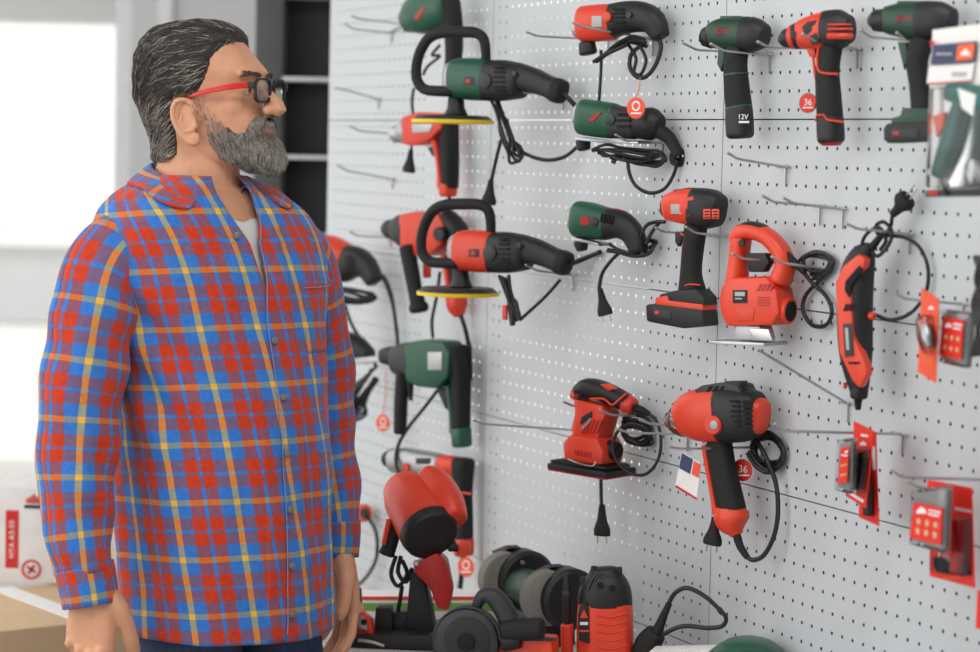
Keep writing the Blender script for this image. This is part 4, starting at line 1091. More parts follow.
for k in range(4): t.tube('cable_coil', [(594+k*3, 62-k*1.5, 2), (604+k*2, 52, 4), (616+k*3, 44+k, 4), (632, 38+k*2, 0), (646, 42+k, -4)], 2.4)
t.tube('cable', [(601, 50, -8), (601, 70, -8), (599, 101, -8)], 1.7)
t.hangtag(636, 108, 10.5, 30, 640, 77)

t = Tool('straight_grinder', 'dark green grinder with black knob tail over a bundle of cable', 'grinder', 622, 122, .066)
t.loft('gear_head', [(579, 114, 11, 10), (584, 115, 16, 14)], 'silver', 2.8, k=1)
t.loft('motor_housing', [(584.5, 117, 18.5, 15), (598, 119, 18.5, 15.5), (613, 121, 18, 15)], 'green', 2.6)
t.prism('emblem', [(588, 120), (597, 113), (602, 112), (593, 122)], 1, 'red_dark', 15.5, 0); t.disc('spindle_lock', 610, 119, 6, 3, 'green_dark', 14.5)
t.loft('vent_band', [(613, 121.5, 17, 14.5), (636, 124, 15.5, 13.5)], 'charcoal', 2.6, k=1)
for k in range(3): t.rect('vent_slot', 617, 113+k*6, 630, 115.5+k*6, 1.4, 'deep', 14.2, 0)
t.loft('tail_knob', [(640, 124, 15, 14), (652, 124, 16.5, 14.5), (658, 125, 12, 11)], 'black')
t.loft('cable_boot', [(655, 129, 8, 7), (667, 136, 7, 6), (674, 146, 6, 6), (678, 156, 5, 5)], 'rubber')
t.prism('guard', [(582, 137), (614, 141), (645, 142), (645, 144), (612, 143.5), (582, 140)], 26, 'steel', 0, .3)
t.loft('spindle', [(583, 142, 8, 8), (584, 148, 7, 7)], 'black', k=1)
for k in range(6): t.tube('cable_coil', [(592+k*2, 149+k, 4), (606, 146+k*2, 6), (624, 147+k*2.6, 6), (644, 150+k*2.4, 2), (660, 152+k, -2), (665, 160, -4), (655, 166-k, -4), (636, 163-k, 0), (622, 156, 2), (612, 158+k, 4)], 1.9)
t.tube('cable', [(628, 158, 2), (629, 172, 2), (636, 186, 2), (650, 193, 1), (664, 189, 0), (673, 176, -2), (678, 160, -4)], 1.9)
p = t.disc('plug', 680, 157, 10, 12, 'rubber', -6)
for x in (678, 683): t.tube('pin', [(x, 155, 0), (x, 157, 7)], 1.1, 'brass', 1, p)

t = Tool('angle_grinder', 'small green angle grinder with bent black tail and hanging plug', 'angle grinder', 610, 228, .066)
t.loft('gear_head', [(574, 219, 12, 11), (578, 219, 15, 13)], 'silver', 2.8, k=1)
t.loft('motor_housing', [(579, 219, 18.5, 15), (592, 221, 18.5, 15.5), (607, 224, 16.5, 14.5)], 'green', 2.5)
t.rect('emblem', 581, 217, 589, 225, 1, 'red_dark', 15.2, 0); t.disc('spindle_lock', 594, 222, 5, 3, 'charcoal', 15)
t.loft('tail', [(606, 224, 16, 14), (619, 224, 14.5, 13), (631, 232, 12, 11), (637, 244, 10.5, 10), (638, 250, 9.5, 9.5)], 'black', 2.4)
for k in range(5): t.prism('vent_slot', [(602+k*2.6, 213+k*.6), (603.3+k*2.6, 213+k*.6), (601+k*2.6, 222+k*.6), (599.7+k*2.6, 222+k*.6)], 1.4, 'deep', 14.4, 0)
t.loft('switch', [(616, 211, 3, 5), (622, 213, 3, 5)], 'red_dark', k=1)
t.prism('guard', [(580, 237), (605, 243), (606, 246), (580, 240)], 26, 'steel', 0, .3); t.loft('spindle', [(581, 243, 8, 8), (582, 249, 6, 6)], 'black', k=1)
t.tube('cable', [(638, 250, 0), (640, 240, 4), (646, 226, 4), (656, 222, 0), (665, 222, -6)], 2.0); t.tube('cable', [(646, 244, 4), (652, 232, 2), (660, 222, -2)], 2.0)
for k in range(3): t.tube('cable_coil', [(608, 246+k*2, 2), (618, 250+k*2, 4), (634, 254+k, 4), (648, 250+k, 0), (655, 243, -4), (646, 238+k, -6)], 2.2)
t.tube('cable', [(620, 252, 0), (610, 262, 0), (602, 274, -2), (599, 289, -4)], 2.0); t.plug(600, 289, 26, 8, -12, -4)

# --- two polishers with bow handle and yellow pad
def polisher(label_, hmat, dx_, dy, group):
    t = Tool('polisher', label_, 'polisher', 500+dx_, 80+dy, .115, 30, group)
    X = lambda x, y: (x+dx_, y+dy)
    t.loft('gear_head', [(*X(452, 79), 17, 14), (*X(457, 79), 19.5, 16)], 'silver', 2.8, k=1)
    t.loft('motor_housing', [(*X(458, 78.5), 20.5, 17), (*X(472, 79), 21.5, 18), (*X(489, 80), 21, 18)], hmat, 2.6)
    t.rect('label_plate', *X(464, 77), *X(474, 85), 1.4, 'charcoal', 17.8, .2); t.rect('mark', *X(466, 79), *X(470, 83), .6, 'tag_red', 18.8, 0)
    t.loft('rear_housing', [(*X(489, 80.5), 20.5, 17.5), (*X(505, 80.5), 20.5, 17.5), (*X(519, 81), 18, 16)], 'black', 2.8)
    t.disc('brush_cap', *X(485, 81), 8, 4, 'charcoal', 17.5)
    for k in range(6): t.rect('vent_slot', *X(494, 66+k*5), *X(504, 68+k*5), 1.4, 'deep', 17.4, 0)
    t.loft('tail_handle', [(*X(516, 77), 15, 13), (*X(532, 80), 12.5, 11.5), (*X(547, 86), 11, 10.5), (*X(556, 90), 11.5, 10.5)], 'black', 3)
    t.loft('tail_cap', [(*X(556, 90), 12.5, 11), (*X(561, 92), 12, 10.5)], 'rubber', 3, k=1)
    t.disc('switch', *X(514, 74), 3.2, 2, 'green_dark' if hmat == 'green' else 'charcoal', 14)
    t.loft('bow_handle', [(*X(452, 91), 6, 6, 10), (*X(438, 91), 5.5, 5.5, 12), (*X(424, 89), 5.5, 5.5, 12), (*X(416.5, 78), 5.5, 5.5, 12), (*X(418, 58), 5.5, 5.5, 12), (*X(427, 40), 5.6, 5.6, 12), (*X(440, 33), 5.8, 5.8, 12), (*X(460, 32), 5.8, 5.8, 10), (*X(476, 33), 5.6, 5.6, 8), (*X(484, 40), 5.3, 5.3, 6), (*X(486, 56), 5, 5, 4), (*X(485, 64), 4.5, 4.5, 2)], 'rubber', 2, 14)
    t.loft('spindle', [(*X(456, 98), 8, 8), (*X(456, 108), 9, 9), (*X(456, 114), 12, 12)], 'black', k=1)
    p = t.disc('backing_plate', *X(453, 117.5), 36, 4, 'charcoal', 0, 'z', 40); t.disc('foam_pad', *X(453, 121.5), 42, 4.6, 'yellow', 0, 'z', par=p)
    t.tube('gear_lever', [(*X(444, 72), 8), (*X(450, 74), 12)], 1.5, 'chrome')
    return t
t = polisher('dark green polisher with black bow handle and yellow pad', 'green', 0, 0, 'polishers with yellow pads')
t.tube('cable', [(562, 92, 0), (570, 100, -2), (577, 108, -6)], 2.6)
for k in range(4): t.tube('cable_coil', [(489+k*3, 100, -4), (496+k*2, 115, -2), (502+k*3, 135, 0), (508+k*2, 152, 2), (512+k*3, 164-k*2, 2), (522-k, 160-k*3, 2), (520-k*2, 148, 0), (510, 135, -2), (506-k, 120, -4)], 2.0)
t.tube('cable', [(510, 140, -2), (524, 153, -4), (545, 160, -6), (564, 157, -8), (577, 147, -10)], 2.0)
t.tube('cable', [(501, 140, -4), (496, 160, -8), (491, 182, -12)], 1.9); t.plug(491, 180, 24, 8, 6, -12, False)
t = polisher('red polisher with black bow handle and yellow pad', 'red', 5, 172, 'polishers with yellow pads')
t.tube('cable', [(566, 265, 0), (576, 262, -2), (588, 257, -8), (600, 252, -14)], 2.6); t.tube('cable', [(560, 280, -8), (545, 297, -8), (520, 320, -8)], 1.8)
for k in range(4): t.tube('cable_coil', [(500+k*3, 276, 0), (506+k*2, 292, 2), (511+k*2, 312, 2), (513+k*2, 326-k*2, 2), (507+k*3, 300, 0)], 2.2)
t.rect('tie', 503, 305, 507, 320, 3, 'red', 2)

# --- hammer drills to the left
t = Tool('hammer_drill', 'red hammer drill with black rear grip under the yellow pad', 'hammer drill', 430, 140, .075)
t.loft('chuck', [(391, 134, 4, 4), (394, 134, 8, 8), (401, 134, 9, 9)], 'steel')
t.loft('gear_case', [(402, 133, 11, 10), (408, 131, 15, 13)], 'silver', k=1)
t.prism('body', [(409, 117), (425, 112), (446, 113), (450, 128), (438, 140), (424, 146), (410, 145)], 28, 'red', 0, 4)
t.prism('side_panel', [(412, 124), (433, 124), (430, 132), (413, 133)], 2, 'silver', 14, .5)
t.loft('grip', [(448, 120, 10, 11), (449, 140, 9, 10), (450, 165, 8, 10), (450, 186, 7.5, 9)], 'rubber', 2.6)
t.loft('grip_spine', [(435, 136, 4, 9), (440, 150, 3.5, 9), (443, 170, 3.5, 9), (444, 187, 5, 9)], 'red', 2.6)
t.loft('grip_foot', [(448, 186, 8.5, 10), (448, 194, 8, 9)], 'red', 2.6, k=1)
t.prism('trigger', [(429, 147), (437, 146), (440, 158), (434, 156)], 8, 'charcoal')
t.tube('cable', [(414, 88, -6), (412, 100, -6), (413, 114, -6)], 1.6); t.tube('cable', [(449, 195, -2), (450, 206, -4), (451, 218, -8)], 2)
t.tube('cable', [(412, 140, -8), (411, 152, -8)], 1.4); t.plug(411, 150, 22, 7, 6, -8, False)

t = Tool('rotary_hammer', 'red rotary hammer with black nose and black side handle pointing down', 'rotary hammer', 420, 240, .085)
t.loft('chuck', [(385, 229, 6, 6), (389, 229, 9.5, 9), (397, 230, 11, 10)], 'black', 2.6)
t.loft('nose', [(396, 230, 12, 11), (402, 230, 16, 14), (408, 231, 17, 15)], 'charcoal', 2.6)
t.prism('body', [(407, 214), (425, 211), (446, 212), (452, 224), (450, 244), (436, 256), (420, 256), (408, 246)], 30, 'red', 0, 4)
t.loft('rear', [(446, 222, 13, 13), (456, 230, 11, 12), (459, 248, 9, 11)], 'black', 2.6)
t.loft('side_handle', [(407, 248, 8, 8), (411, 268, 8, 8), (415, 290, 7.5, 7.5), (418, 304, 8, 8)], 'rubber', n=20, d=14); t.loft('handle_flange', [(418.5, 306, 10, 10), (419, 309, 10, 10)], 'rubber', k=1, d=14)
t.loft('grip', [(457, 240, 7, 10), (458, 265, 6.5, 10), (458, 292, 6, 9)], 'rubber', 2.6); t.loft('grip_spine', [(446, 256, 3.5, 8), (450, 276, 3.5, 8), (452, 296, 4, 8)], 'red', 2.6)
t.loft('grip_foot', [(456, 294, 9.5, 10), (457, 306, 9.5, 10), (459, 314, 6, 6)], 'red', 2.6)
t.disc('mode_knob', 440, 234, 7, 6, 'black', 16); t.rect('trigger', 424, 262, 430, 278, 6, 'red', 0, 2)
t.tube('cable', [(460, 313, 0), (465, 328, -2), (469, 345, -6)], 2.3); t.tube('cable', [(440, 272, -8), (437, 295, -10), (432, 320, -12), (433, 338, -14)], 1.8)

t = Tool('angle_grinder', 'blurred red angle grinder with black tail just behind the shoulder', 'angle grinder', 350, 262, .10)
t.loft('gear_head', [(312, 262, 18, 15), (318, 262, 20, 17)], 'steel', k=1)
t.loft('motor_housing', [(319, 257, 22, 18), (330, 258, 23, 19), (344, 263, 20, 17)], 'red', 2.5)
t.loft('tail', [(343, 264, 19, 16), (356, 262, 16, 14), (367, 268, 12, 11), (374, 280, 9, 9)], 'black', 2.5)
for k in range(4): t.rect('vent_slot', 345, 256+k*4, 352, 258+k*4, 1.4, 'deep', 16, 0)
for k in range(5): t.tube('cable_coil', [(325, 285+k*2, 6), (345, 287+k*3, 8), (364, 290+k*3, 6), (374, 296, 2), (362, 304-k, 0), (342, 303-k, 2), (326, 296, 4)], 2.3)
t.tube('cable', [(374, 270, -4), (385, 280, -6), (392, 300, -8), (396, 325, -10), (398, 345, -12)], [2.6]*10+[2.0]*11); t.tube('cable', [(345, 305, -8), (352, 325, -10), (366, 348, -12), (376, 366, -12)], 1.8)
t.hangtag(338, 318, 10, 10, 341, 302)

t = Tool('circular_sander', 'black sander with grey bracket half hidden behind the elbow', 'sander', 356, 358, .10)
t.loft('body', [(326, 350, 12, 12), (338, 346, 15, 14), (354, 348, 14, 13), (368, 356, 9, 9)], 'black', 2.4)
t.loft('cap', [(320, 346, 10, 12), (328, 345, 12, 12)], 'red', k=1)
t.prism('bracket', [(340, 360), (376, 356), (390, 358), (390, 361), (342, 366)], 10, 'silver', 10, .6)
for k in range(6): t.tube('cable_coil', [(376-k*3, 366+k*3, 2), (366-k*2, 378+k*3, 4), (352+k, 390+k*3, 4), (343+k*2, 404+k*3, 2), (350+k*3, 408+k, 0), (364, 392+k*2, -2), (376, 378, -4)], 2.1)
t.hangtag(383, 423, 8.5, 8, 386, 372)

t = Tool('hammer_drill', 'dark green corded hammer drill with black side handle pointing down', 'hammer drill', 432, 370, .085)
t.loft('chuck', [(384, 356, 8, 8), (391, 356, 10, 9), (399, 357, 11, 10)], 'black', 2.6)
t.loft('gear_case', [(398, 360, 15, 13), (406, 360, 18, 15), (416, 362, 21, 16)], 'charcoal', 2.6)
t.prism('body', [(413, 342), (430, 339), (452, 341), (459, 352), (457, 376), (446, 388), (426, 386), (414, 380)], 32, 'green', 0, 4)
t.rect('label_plate', 428, 352, 442, 370, 1.4, 'silver', 16.2, .3)
t.loft('rear_grip', [(456, 350, 12, 12), (460, 374, 10, 11), (461, 400, 8.5, 10), (461, 430, 8, 10)], 'rubber', 2.6)
t.loft('grip_spine', [(452, 386, 4, 9), (455, 410, 3.5, 9), (456, 432, 4, 9)], 'green', 2.6); t.loft('grip_foot', [(461, 430, 9.5, 10.5), (462, 444, 9, 10)], 'green', 2.6, k=1)
t.prism('trigger', [(438, 388), (449, 388), (452, 412), (447, 408)], 8, 'black')
t.loft('side_handle', [(402, 376, 6.5, 6.5), (401, 400, 7, 7), (400, 432, 6.5, 6.5)], 'rubber', n=20, d=12); t.loft('depth_stop', [(409, 380, 5, 5), (411, 400, 2, 2)], 'black', k=1, d=8)
t.tube('cable', [(437, 391, -4), (424, 408, -4), (408, 428, -4), (398, 446, 8), (396, 464, 16), (402, 478, 16)], 1.9); t.tube('cable', [(470, 345, -4), (471, 380, -8), (470, 330, -8)][:2], 1.8)

t = Tool('rotary_hammer', 'silver rotary hammer with red rear and long black D grip above the saw', 'rotary hammer', 430, 465, .085)
t.loft('chuck', [(387, 459, 8, 8), (393, 459, 11, 10)], 'black', k=1)
t.loft('gear_case', [(394, 461, 12, 11), (404, 461, 14, 12), (422, 464, 14, 12), (440, 466, 13, 12)], 'silver', 2.6)
t.disc('mode_knob', 407, 467, 4, 5, 'red', 12); t.rect('label_plate', 416, 458, 430, 464, 1.2, 'charcoal', 12)
t.loft('motor', [(439, 465, 11, 11), (456, 466, 10, 10)], 'red', 2.6, k=1)
t.loft('grip', [(463, 462, 11, 11), (462, 490, 9.5, 10), (463, 520, 9, 10), (463, 548, 9, 10)], 'rubber', 2.8)
t.tube('grip_piping', [(452, 470, 6), (453, 500, 7), (455, 530, 7), (457, 548, 7)], 2.2, 'red'); t.tube('grip_piping', [(455, 495, 9), (462, 493, 10), (471, 494, 9)], 1.2, 'red', 3); t.loft('grip_foot', [(463, 541, 10, 11), (464, 553, 9, 10)], 'red', 2.6, k=1)
t.tube('cable', [(463, 553, 0), (462, 570, -2), (460, 588, -4)], 2.6); t.hangtag(466, 567, 10, 6, 464, 553); t.tube('cable', [(430, 478, -4), (445, 482, -4), (455, 474, -6)], 1.8)

t = Tool('rotary_hammer', 'dark green hammer in the top corner above the bow handle', 'rotary hammer', 435, 15, .085)
t.loft('body', [(408, 22, 12, 12), (417, 16, 20, 17), (430, 10, 23, 18), (445, 6, 20, 16)], 'green', 2.4)
t.prism('emblem', [(414, 18), (422, 8), (426, 8), (418, 20)], 1, 'red_dark', 17.5, 0)
t.loft('rear_grip', [(448, 4, 12, 12), (453, 25, 9, 10), (454, 50, 8, 9), (452, 72, 7, 8)], 'rubber', 2.6)
t.tube('cable', [(440, 45, -6), (432, 55, -6), (440, 56, -6), (428, 66, -8), (423, 75, -8)], 1.6)

t = Tool('plug_cord', 'thin cord with red and black round plug against the board by the cuff', 'plug', 364, 514, .03, 20)
t.disc('plug', 363, 513, 9, 10, 'red', 0); t.disc('plug_rim', 361, 513, 8.5, 8, 'black', -4); t.disc('plug_cap', 364, 513, 5, 4, 'black', 6)
t.tube('cable', [(367, 516, 2), (376, 532, 2), (377, 555, 0), (370, 572, 0), (358, 585, 0), (345, 592, 0)], 1.9)

# --- hooks
hook('twin wire hook holding the slim green 12V drill', [((711, 44), (724, 51), (772, 55)), ((683, 43), (697, 50), (740, 52))])
hook('twin wire hook holding the red and black drill', [((803, 34), (815, 41), (860, 49)), ((758, 42), (768, 47), (828, 49))])
hook('twin wire hook holding the large dark green drill', [((897, 33), (908, 39), (950, 43)), ((861, 30), (871, 37), (920, 41))])
hook('single empty wire hook below the slim green drill', [((728, 153), (738, 159), (788, 167))])
hook('pair of empty wire hook prongs right of the impact driver', [((763, 196), (774, 202), (822, 206)), ((784, 198), (793, 203), (845, 209))])
hook('wire hook carrying the rotary multi tool', [((847, 224), (859, 229), (912, 234))])
hook('twin wire hook under the cordless impact driver', [((686, 227), (695, 233), (735, 237)), ((656, 228), (665, 232), (700, 234))])
hook('bright twin hook through the jigsaw handle', [((772, 257), (782, 263), (820, 268)), ((733, 254), (744, 259), (795, 262))])
hook('long sloping bar hook ending under the rotary multi tool', [((758, 350), (762, 352), (850, 403))])
hook('twin wire hook under the palm sander', [((600, 410), (611, 415), (650, 416)), ((564, 402), (573, 406), (625, 412))])
hook('pair of pale prongs between sander and impact wrench', [((618, 429), (629, 433), (690, 434)), ((640, 420), (651, 424), (706, 426))])
hook('wire hook under the impact wrench body', [((670, 447), (682, 449), (764, 447))])
hook('long wire hook carrying the pair of red bit packs', [((775, 424), (785, 431), (905, 434))])
hook('long wire hook carrying the red pack at the lower right', [((892, 470), (902, 477), (1000, 480))]); hook('short wire hook through the clear bit box', [((908, 482), (918, 487), (960, 491))])
hook('wire hook carrying the orange card below the glue gun', [((896, 293), (906, 299), (965, 304))])
hook('twin wire hook under the top red angle grinder', [((573, 23), (583, 27), (655, 39)), ((527, 32), (537, 36), (610, 40))])
hook('wire hook under the green polisher tail', [((516, 88), (525, 93), (565, 94))]); hook('wire hook under the red polisher tail', [((526, 265), (538, 271), (575, 275))])
hook('wire hook under the dark green grinder', [((616, 135), (626, 141), (665, 143))])
hook('empty wire hook left of the palm sander', [((474, 420), (484, 424), (578, 430))])
hook('topmost pair of empty prongs at the far end of the board', [((345, 24), (353, 29), (393, 33)), ((352, 16), (360, 19), (405, 24))], .022)
hook('empty wire hook beside the red hammer drill chuck', [((350, 126), (360, 131), (396, 134))], .022); hook('faint empty hook above the red hammer drill', [((336, 88), (346, 90), (380, 99))], .022)
hook('faint empty hook below the red hammer drill plug', [((337, 165), (348, 171), (394, 179))], .022); hook('faint empty hook near the red rotary hammer nose', [((350, 232), (358, 236), (392, 237))], .022)
hook('twin hook holding the red rotary hammer', [((386, 228), (390, 228), (430, 226)), ((405, 238), (412, 242), (445, 243))], .022)
hook('bright twin hook above the black sander', [((340, 268), (350, 272), (385, 276))], .022)

# --- packs on the right
def card(name, label_, cat, px, py, off, yaw=0, group=None): return Tool(name, label_, cat, px, py, off, yaw, group)
def house(t, px, py, w, d, par, mn='paper'):
    t.prism('emblem', [(px-w, py+w*.5), (px-w*.75, py-w*.25), (px, py-w*.8), (px+w*.75, py-w*.25), (px+w, py+w*.5)], .5, mn, d, 0, par=par)
t = card('glue_gun_pack', 'hanging clear pack with teal glue gun and navy orange header', 'pack', 952, 110, .16, 8)
p = t.prism('backing_card', [(933, 30), (1010, 20), (1012, 197), (926, 197)], 1.2, 'paper', 0, 0)
t.prism('header', [(933, 45), (977, 41), (975, 62), (931, 65)], .8, 'navy', 4, 0); t.prism('header_logo', [(958, 45), (975, 43), (973, 59), (956, 61)], .6, 'orange_print', 5, 0); house(t, 965.5, 53, 5, 5.6, None)
t.prism('price_strip', [(929, 67), (974, 64), (972, 80), (927, 83)], .8, 'paper', 4, 0); t.prism('price_line', [(927, 83), (972, 80), (972, 81.5), (927, 84.5)], .8, 'tag_red', 4.2, 0)
t.rect('lettering', 952, 72, 966, 76, .4, 'label_silver', 5, 0); t.rect('lettering', 936, 53, 952, 55, .4, 'label_silver', 5, 0)
t.prism('header_tab', [(930, 40), (935, 42), (931, 48)], .6, 'tag_red', 4, 0)
t.loft('glue_gun_grip', [(962, 100, 8, 8), (956, 122, 10, 8), (948, 148, 11, 8), (938, 174, 8, 7)], 'teal', 2.6, d=6); t.loft('glue_gun_body', [(950, 92, 9, 8), (970, 96, 12, 9), (1000, 104, 12, 9)], 'teal', 2.6, d=6)
t.prism('glue_gun_label', [(958, 88), (976, 95), (973, 116), (962, 108)], 1, 'paper', 15, 0); t.prism('glue_gun_trigger', [(934, 116), (946, 112), (945, 126), (938, 137)], 5, 'tag_orange', 5, 1)
t.tube('glue_gun_cord', [(942, 180, 5), (945, 190, 5), (948, 195, 3)], 2); t.disc('glue_gun_grip_end', 931, 172, 4, 3, 'paper', 11); t.disc('clear_disc', 974, 172, 14, 3, 'clear_plastic', 8)
t.prism('base_band', [(926, 190), (1011, 188), (1011, 196), (926, 197)], 2, 'charcoal', 2, 0); t.prism('base_print', [(928, 191), (938, 191), (938, 195), (928, 195)], .5, 'tag_red', 3.6, 0)
t.prism('blister', [(934, 88), (1006, 84), (1006, 188), (930, 188)], 13, 'clear_plastic', 8, 2)
t = card('bit_card', 'narrow bright orange card with steel bit hanging below the glue gun', 'pack', 929, 335, .13, -6, 'bit packs')
p = t.prism('card', [(922, 288), (939, 299), (936, 383), (918, 372)], 1, 'tag_orange', 0, 0); t.loft('bit', [(925, 326, 6, 6), (928, 338, 7, 7), (930, 346, 4, 4)], 'steel', d=6); t.loft('blister', [(925, 320, 9, 9), (928, 338, 10, 10), (930, 350, 7, 7)], 'clear_plastic', 2.6, d=5)
house(t, 931, 308, 3, .8, None); t.prism('print', [(922, 352), (934, 359), (933, 368), (921, 361)], .4, 'orange_print', .8, 0)
def bitbox(label_, px, py, poly_case, poly_label, dots, off, group='bit packs'):
    t = card('bit_box', label_, 'pack', px, py, off, 0, group)
    t.prism('case', poly_case, 9, 'clear_plastic', 0, 1); t.prism('insert', [(a+(px-a)*.12, b+(py-b)*.12) for a, b in poly_case], 4, 'label_silver', -1, .5)
    p = t.prism('label_card', poly_label, .8, 'card_red', 5.2, 0)
    (x0, y0), (x1, y1), (x2, y2), (x3, y3) = poly_label
    def B(u_, v): return (x0*(1-u_)*(1-v)+x1*u_*(1-v)+x2*u_*v+x3*(1-u_)*v, y0*(1-u_)*(1-v)+y1*u_*(1-v)+y2*u_*v+y3*(1-u_)*v)
    hx_, hy_ = B(.28, .2); house(t, hx_, hy_, (x1-x0)*.18, 6, p)
    for v, w in ((.14, .85), (.24, .8)): 
        a, b_, c, d_ = B(.52, v-.025), B(w+.08, v-.025), B(w+.08, v+.025), B(.52, v+.025); t.prism('lettering', [a, b_, c, d_], .4, 'paper', 6, 0, par=p)
    for i in range(3):
        for j in range(2):
            cx_2, cy_2 = B(.22+.28*i, .50+.27*j); t.disc('print_dot', cx_2, cy_2, dots, .4, 'cardboard', 6, par=p, n=14)
    return t
bitbox('small clear bit box with red label right of the orange card', 955, 338, [(943, 309), (972, 312), (968, 368), (940, 362)], [(943, 317), (964, 320), (961, 360), (939, 355)], 2.6, .11)
t = card('bit_card', 'red card with long dark driver bit hanging behind the small bit box', 'pack', 867, 475, .06, 4, 'bit packs')
t.prism('card', [(862, 430), (876, 432), (879, 526), (859, 517)], 1, 'card_red', 0, 0); t.loft('driver', [(866, 455, 2.5, 3), (867, 475, 4, 4), (868, 495, 6, 5), (868, 514, 6, 5)], 'black', d=5); t.prism('print', [(872, 446), (875, 447), (876, 470), (873, 469)], .4, 'paper', .8, 0)
t = card('bit_card', 'red card with dark bit case slanting in front of the driver card', 'pack', 862, 465, .09, 0, 'bit packs')
t.prism('card', [(854, 421), (874, 431), (866, 508), (846, 496), (847, 486), (854, 470)], 1, 'card_red', 0, 0); house(t, 863, 444, 3.4, .8, None); t.prism('bit_case', [(855, 453), (865, 452), (866, 458), (861, 490), (853, 489)], 7, 'black', 3, 1.5); t.prism('blister', [(853, 449), (868, 449), (863, 493), (850, 492)], 9, 'clear_plastic', 4, 1)
t.prism('slot', [(861, 434), (868, 435), (868, 437), (861, 436)], .5, 'paper', .8, 0); t.prism('print', [(849, 491), (864, 500), (863, 503), (849, 494)], .4, 'paper', .8, 0)
bitbox('narrow clear bit box with red label in front of the slanting red card', 846, 467, [(840, 440), (853, 438), (852, 494), (838, 490)], [(841, 449), (849, 446), (847, 482), (838, 484)], 1.4, .12)
t = card('driver_card', 'large red card with black and red screwdriver at the lower right', 'pack', 953, 532, .07, 2, 'bit packs')
t.prism('card', [(930, 480), (972, 488), (975, 588), (930, 576)], 1, 'card_red', 0, 0); t.loft('driver_handle', [(957, 522, 6, 6), (958, 545, 7, 7), (957, 570, 7, 7)], 'red_dark', d=6); t.loft('driver_shaft', [(950, 530, 2.4), (949, 560, 2.4)], 'steel', k=1, d=6)
t.prism('tray', [(934, 556), (944, 559), (966, 563), (968, 574), (940, 573), (934, 568)], 3, 'black', 3, 1); t.prism('blister', [(934, 515), (968, 518), (968, 576), (934, 572)], 11, 'clear_plastic', 6, 2)
t.prism('print', [(955, 507), (971, 510), (971, 513), (955, 510)], .4, 'paper', .8, 0); t.rect('print', 943, 577, 960, 579, .4, 'orange_print', .8, 0)
t = card('bit_card', 'red card with slot hanging just behind the clear bit box', 'pack', 940, 520, .10, 0, 'bit packs')
t.prism('card', [(928, 480), (953, 484), (950, 556), (926, 548)], 1, 'card_red', 0, 0); t.prism('slot', [(932, 487), (944, 489), (944, 492), (932, 490)], .5, 'paper', .8, 0)
bitbox('larger clear bit box with red label and cream dots at the lower right', 930, 520, [(914, 490), (949, 486), (946, 553), (913, 544)], [(914, 502), (943, 508), (941, 545), (910, 538)], 3.4, .13)
t = card('cable_bundle', 'black cable bundle cut by the right edge beside the bit boxes', 'cable', 977, 310, .11, 0)
for k in range(5): t.tube('cable', [(975+k*2, 256, k), (980-k, 280, k*2), (973+k*3, 305, k), (978, 330, k*2), (972+k*3, 356, k)], 2.6)
t = card('red_card', 'sliver of a red card at the bottom right edge', 'pack', 990, 605, .06, 0); t.prism('card', [(978, 590), (1010, 596), (1010, 640), (976, 628)], 1, 'card_red', 0, 0)
# ------------------------------------------------------------------ machines on the base shelf
def stand(name, label_, cat, s_, o_, yaw=60, group=None): return Tool(name, label_, cat, 0, 0, 0, yaw, group, at=wp(s_, o_, HD))
# flat carton with coloured bands, facing the aisle, and an upright one with an emblem behind it
t = stand('flat_carton', 'flat white carton with red and green bands at the table end behind the chop saw', 'box', -.58, .32, 66)
t.prism('carton', [(352, 594), (500, 594), (500, t.dy(500, -25)), (352, t.dy(352, -25))], 50, 'paper', 0, 1); t.rect('red_band', 352.5, 596.5, 499.5, 600, .6, 'tag_orange', 25.2, 0); t.rect('green_band', 352.5, 603, 499.5, 611, .6, 'green_print', 25.2, 0)
t = stand('chop_saw', 'chop saw with red motor pod, black end cap and black base', 'saw', -.30, .30, 60)
t.prism('base', [(350, t.dy(350)), (352, 634), (360, 630), (432, 630), (442, 634), (444, t.dy(444))], 56, 'black', 0, 3)
t.prism('fence', [(377, 606), (392, 606), (395, 632), (375, 632)], 20, 'black', -6, 2); t.prism('fence', [(383, 612), (424, 609), (430, 632), (383, 632)], 14, 'charcoal', -16, 2)
t.prism('fence', [(352, 588), (361, 588), (363, 632), (350, 632)], 12, 'black', -20, 2)
t.prism('clamp_lever', [(347, 634), (351, 616), (360, 608), (372, 618), (375, 633), (354, 636)], 12, 'red', 12, 2.5); t.prism('clamp_plate', [(350, 612), (364, 616), (368, 630), (360, 629)], 3, 'steel', 19.5, .6); t.disc('clamp_bolt', 364, 622, 3, 3, 'black', 21)
t.tube('rail', [(358, 640, 28), (372, 642, 28), (384, 646, 28)], 2.0, 'steel')
t.prism('column', [(412, 570), (426, 574), (437, 634), (406, 634)], 26, 'black', -10, 3)
t.prism('arm', [(414, 562), (438, 551), (447, 559), (453, 588), (449, 609), (439, 607), (431, 586), (417, 572)], 24, 'red_dark', 0, 3); t.disc('pivot_bolt', 416, 563, 3, 4, 'steel', 12)
t.loft('motor_pod', [(404, 490, 22, 24, -34), (409, 497, 27, 27, -26), (418, 512, 29, 29, -8), (428, 530, 29.5, 29.5, 12)], 'red', 2, 26)
t.loft('motor_lobe', [(428, 478, 14, 16, -30), (436, 487, 18, 18, -22), (446, 504, 18, 18, -4), (452, 518, 15, 15, 8)], 'red', 2.8)
t.loft('end_cap', [(428, 530, 29.8, 29.8, 12), (431, 535, 28.5, 28.5, 18)], 'black', 2, 26, k=1, rnd=.12); t.disc('cap_screw', 426, 512, 2.5, 3, 'black', 24)
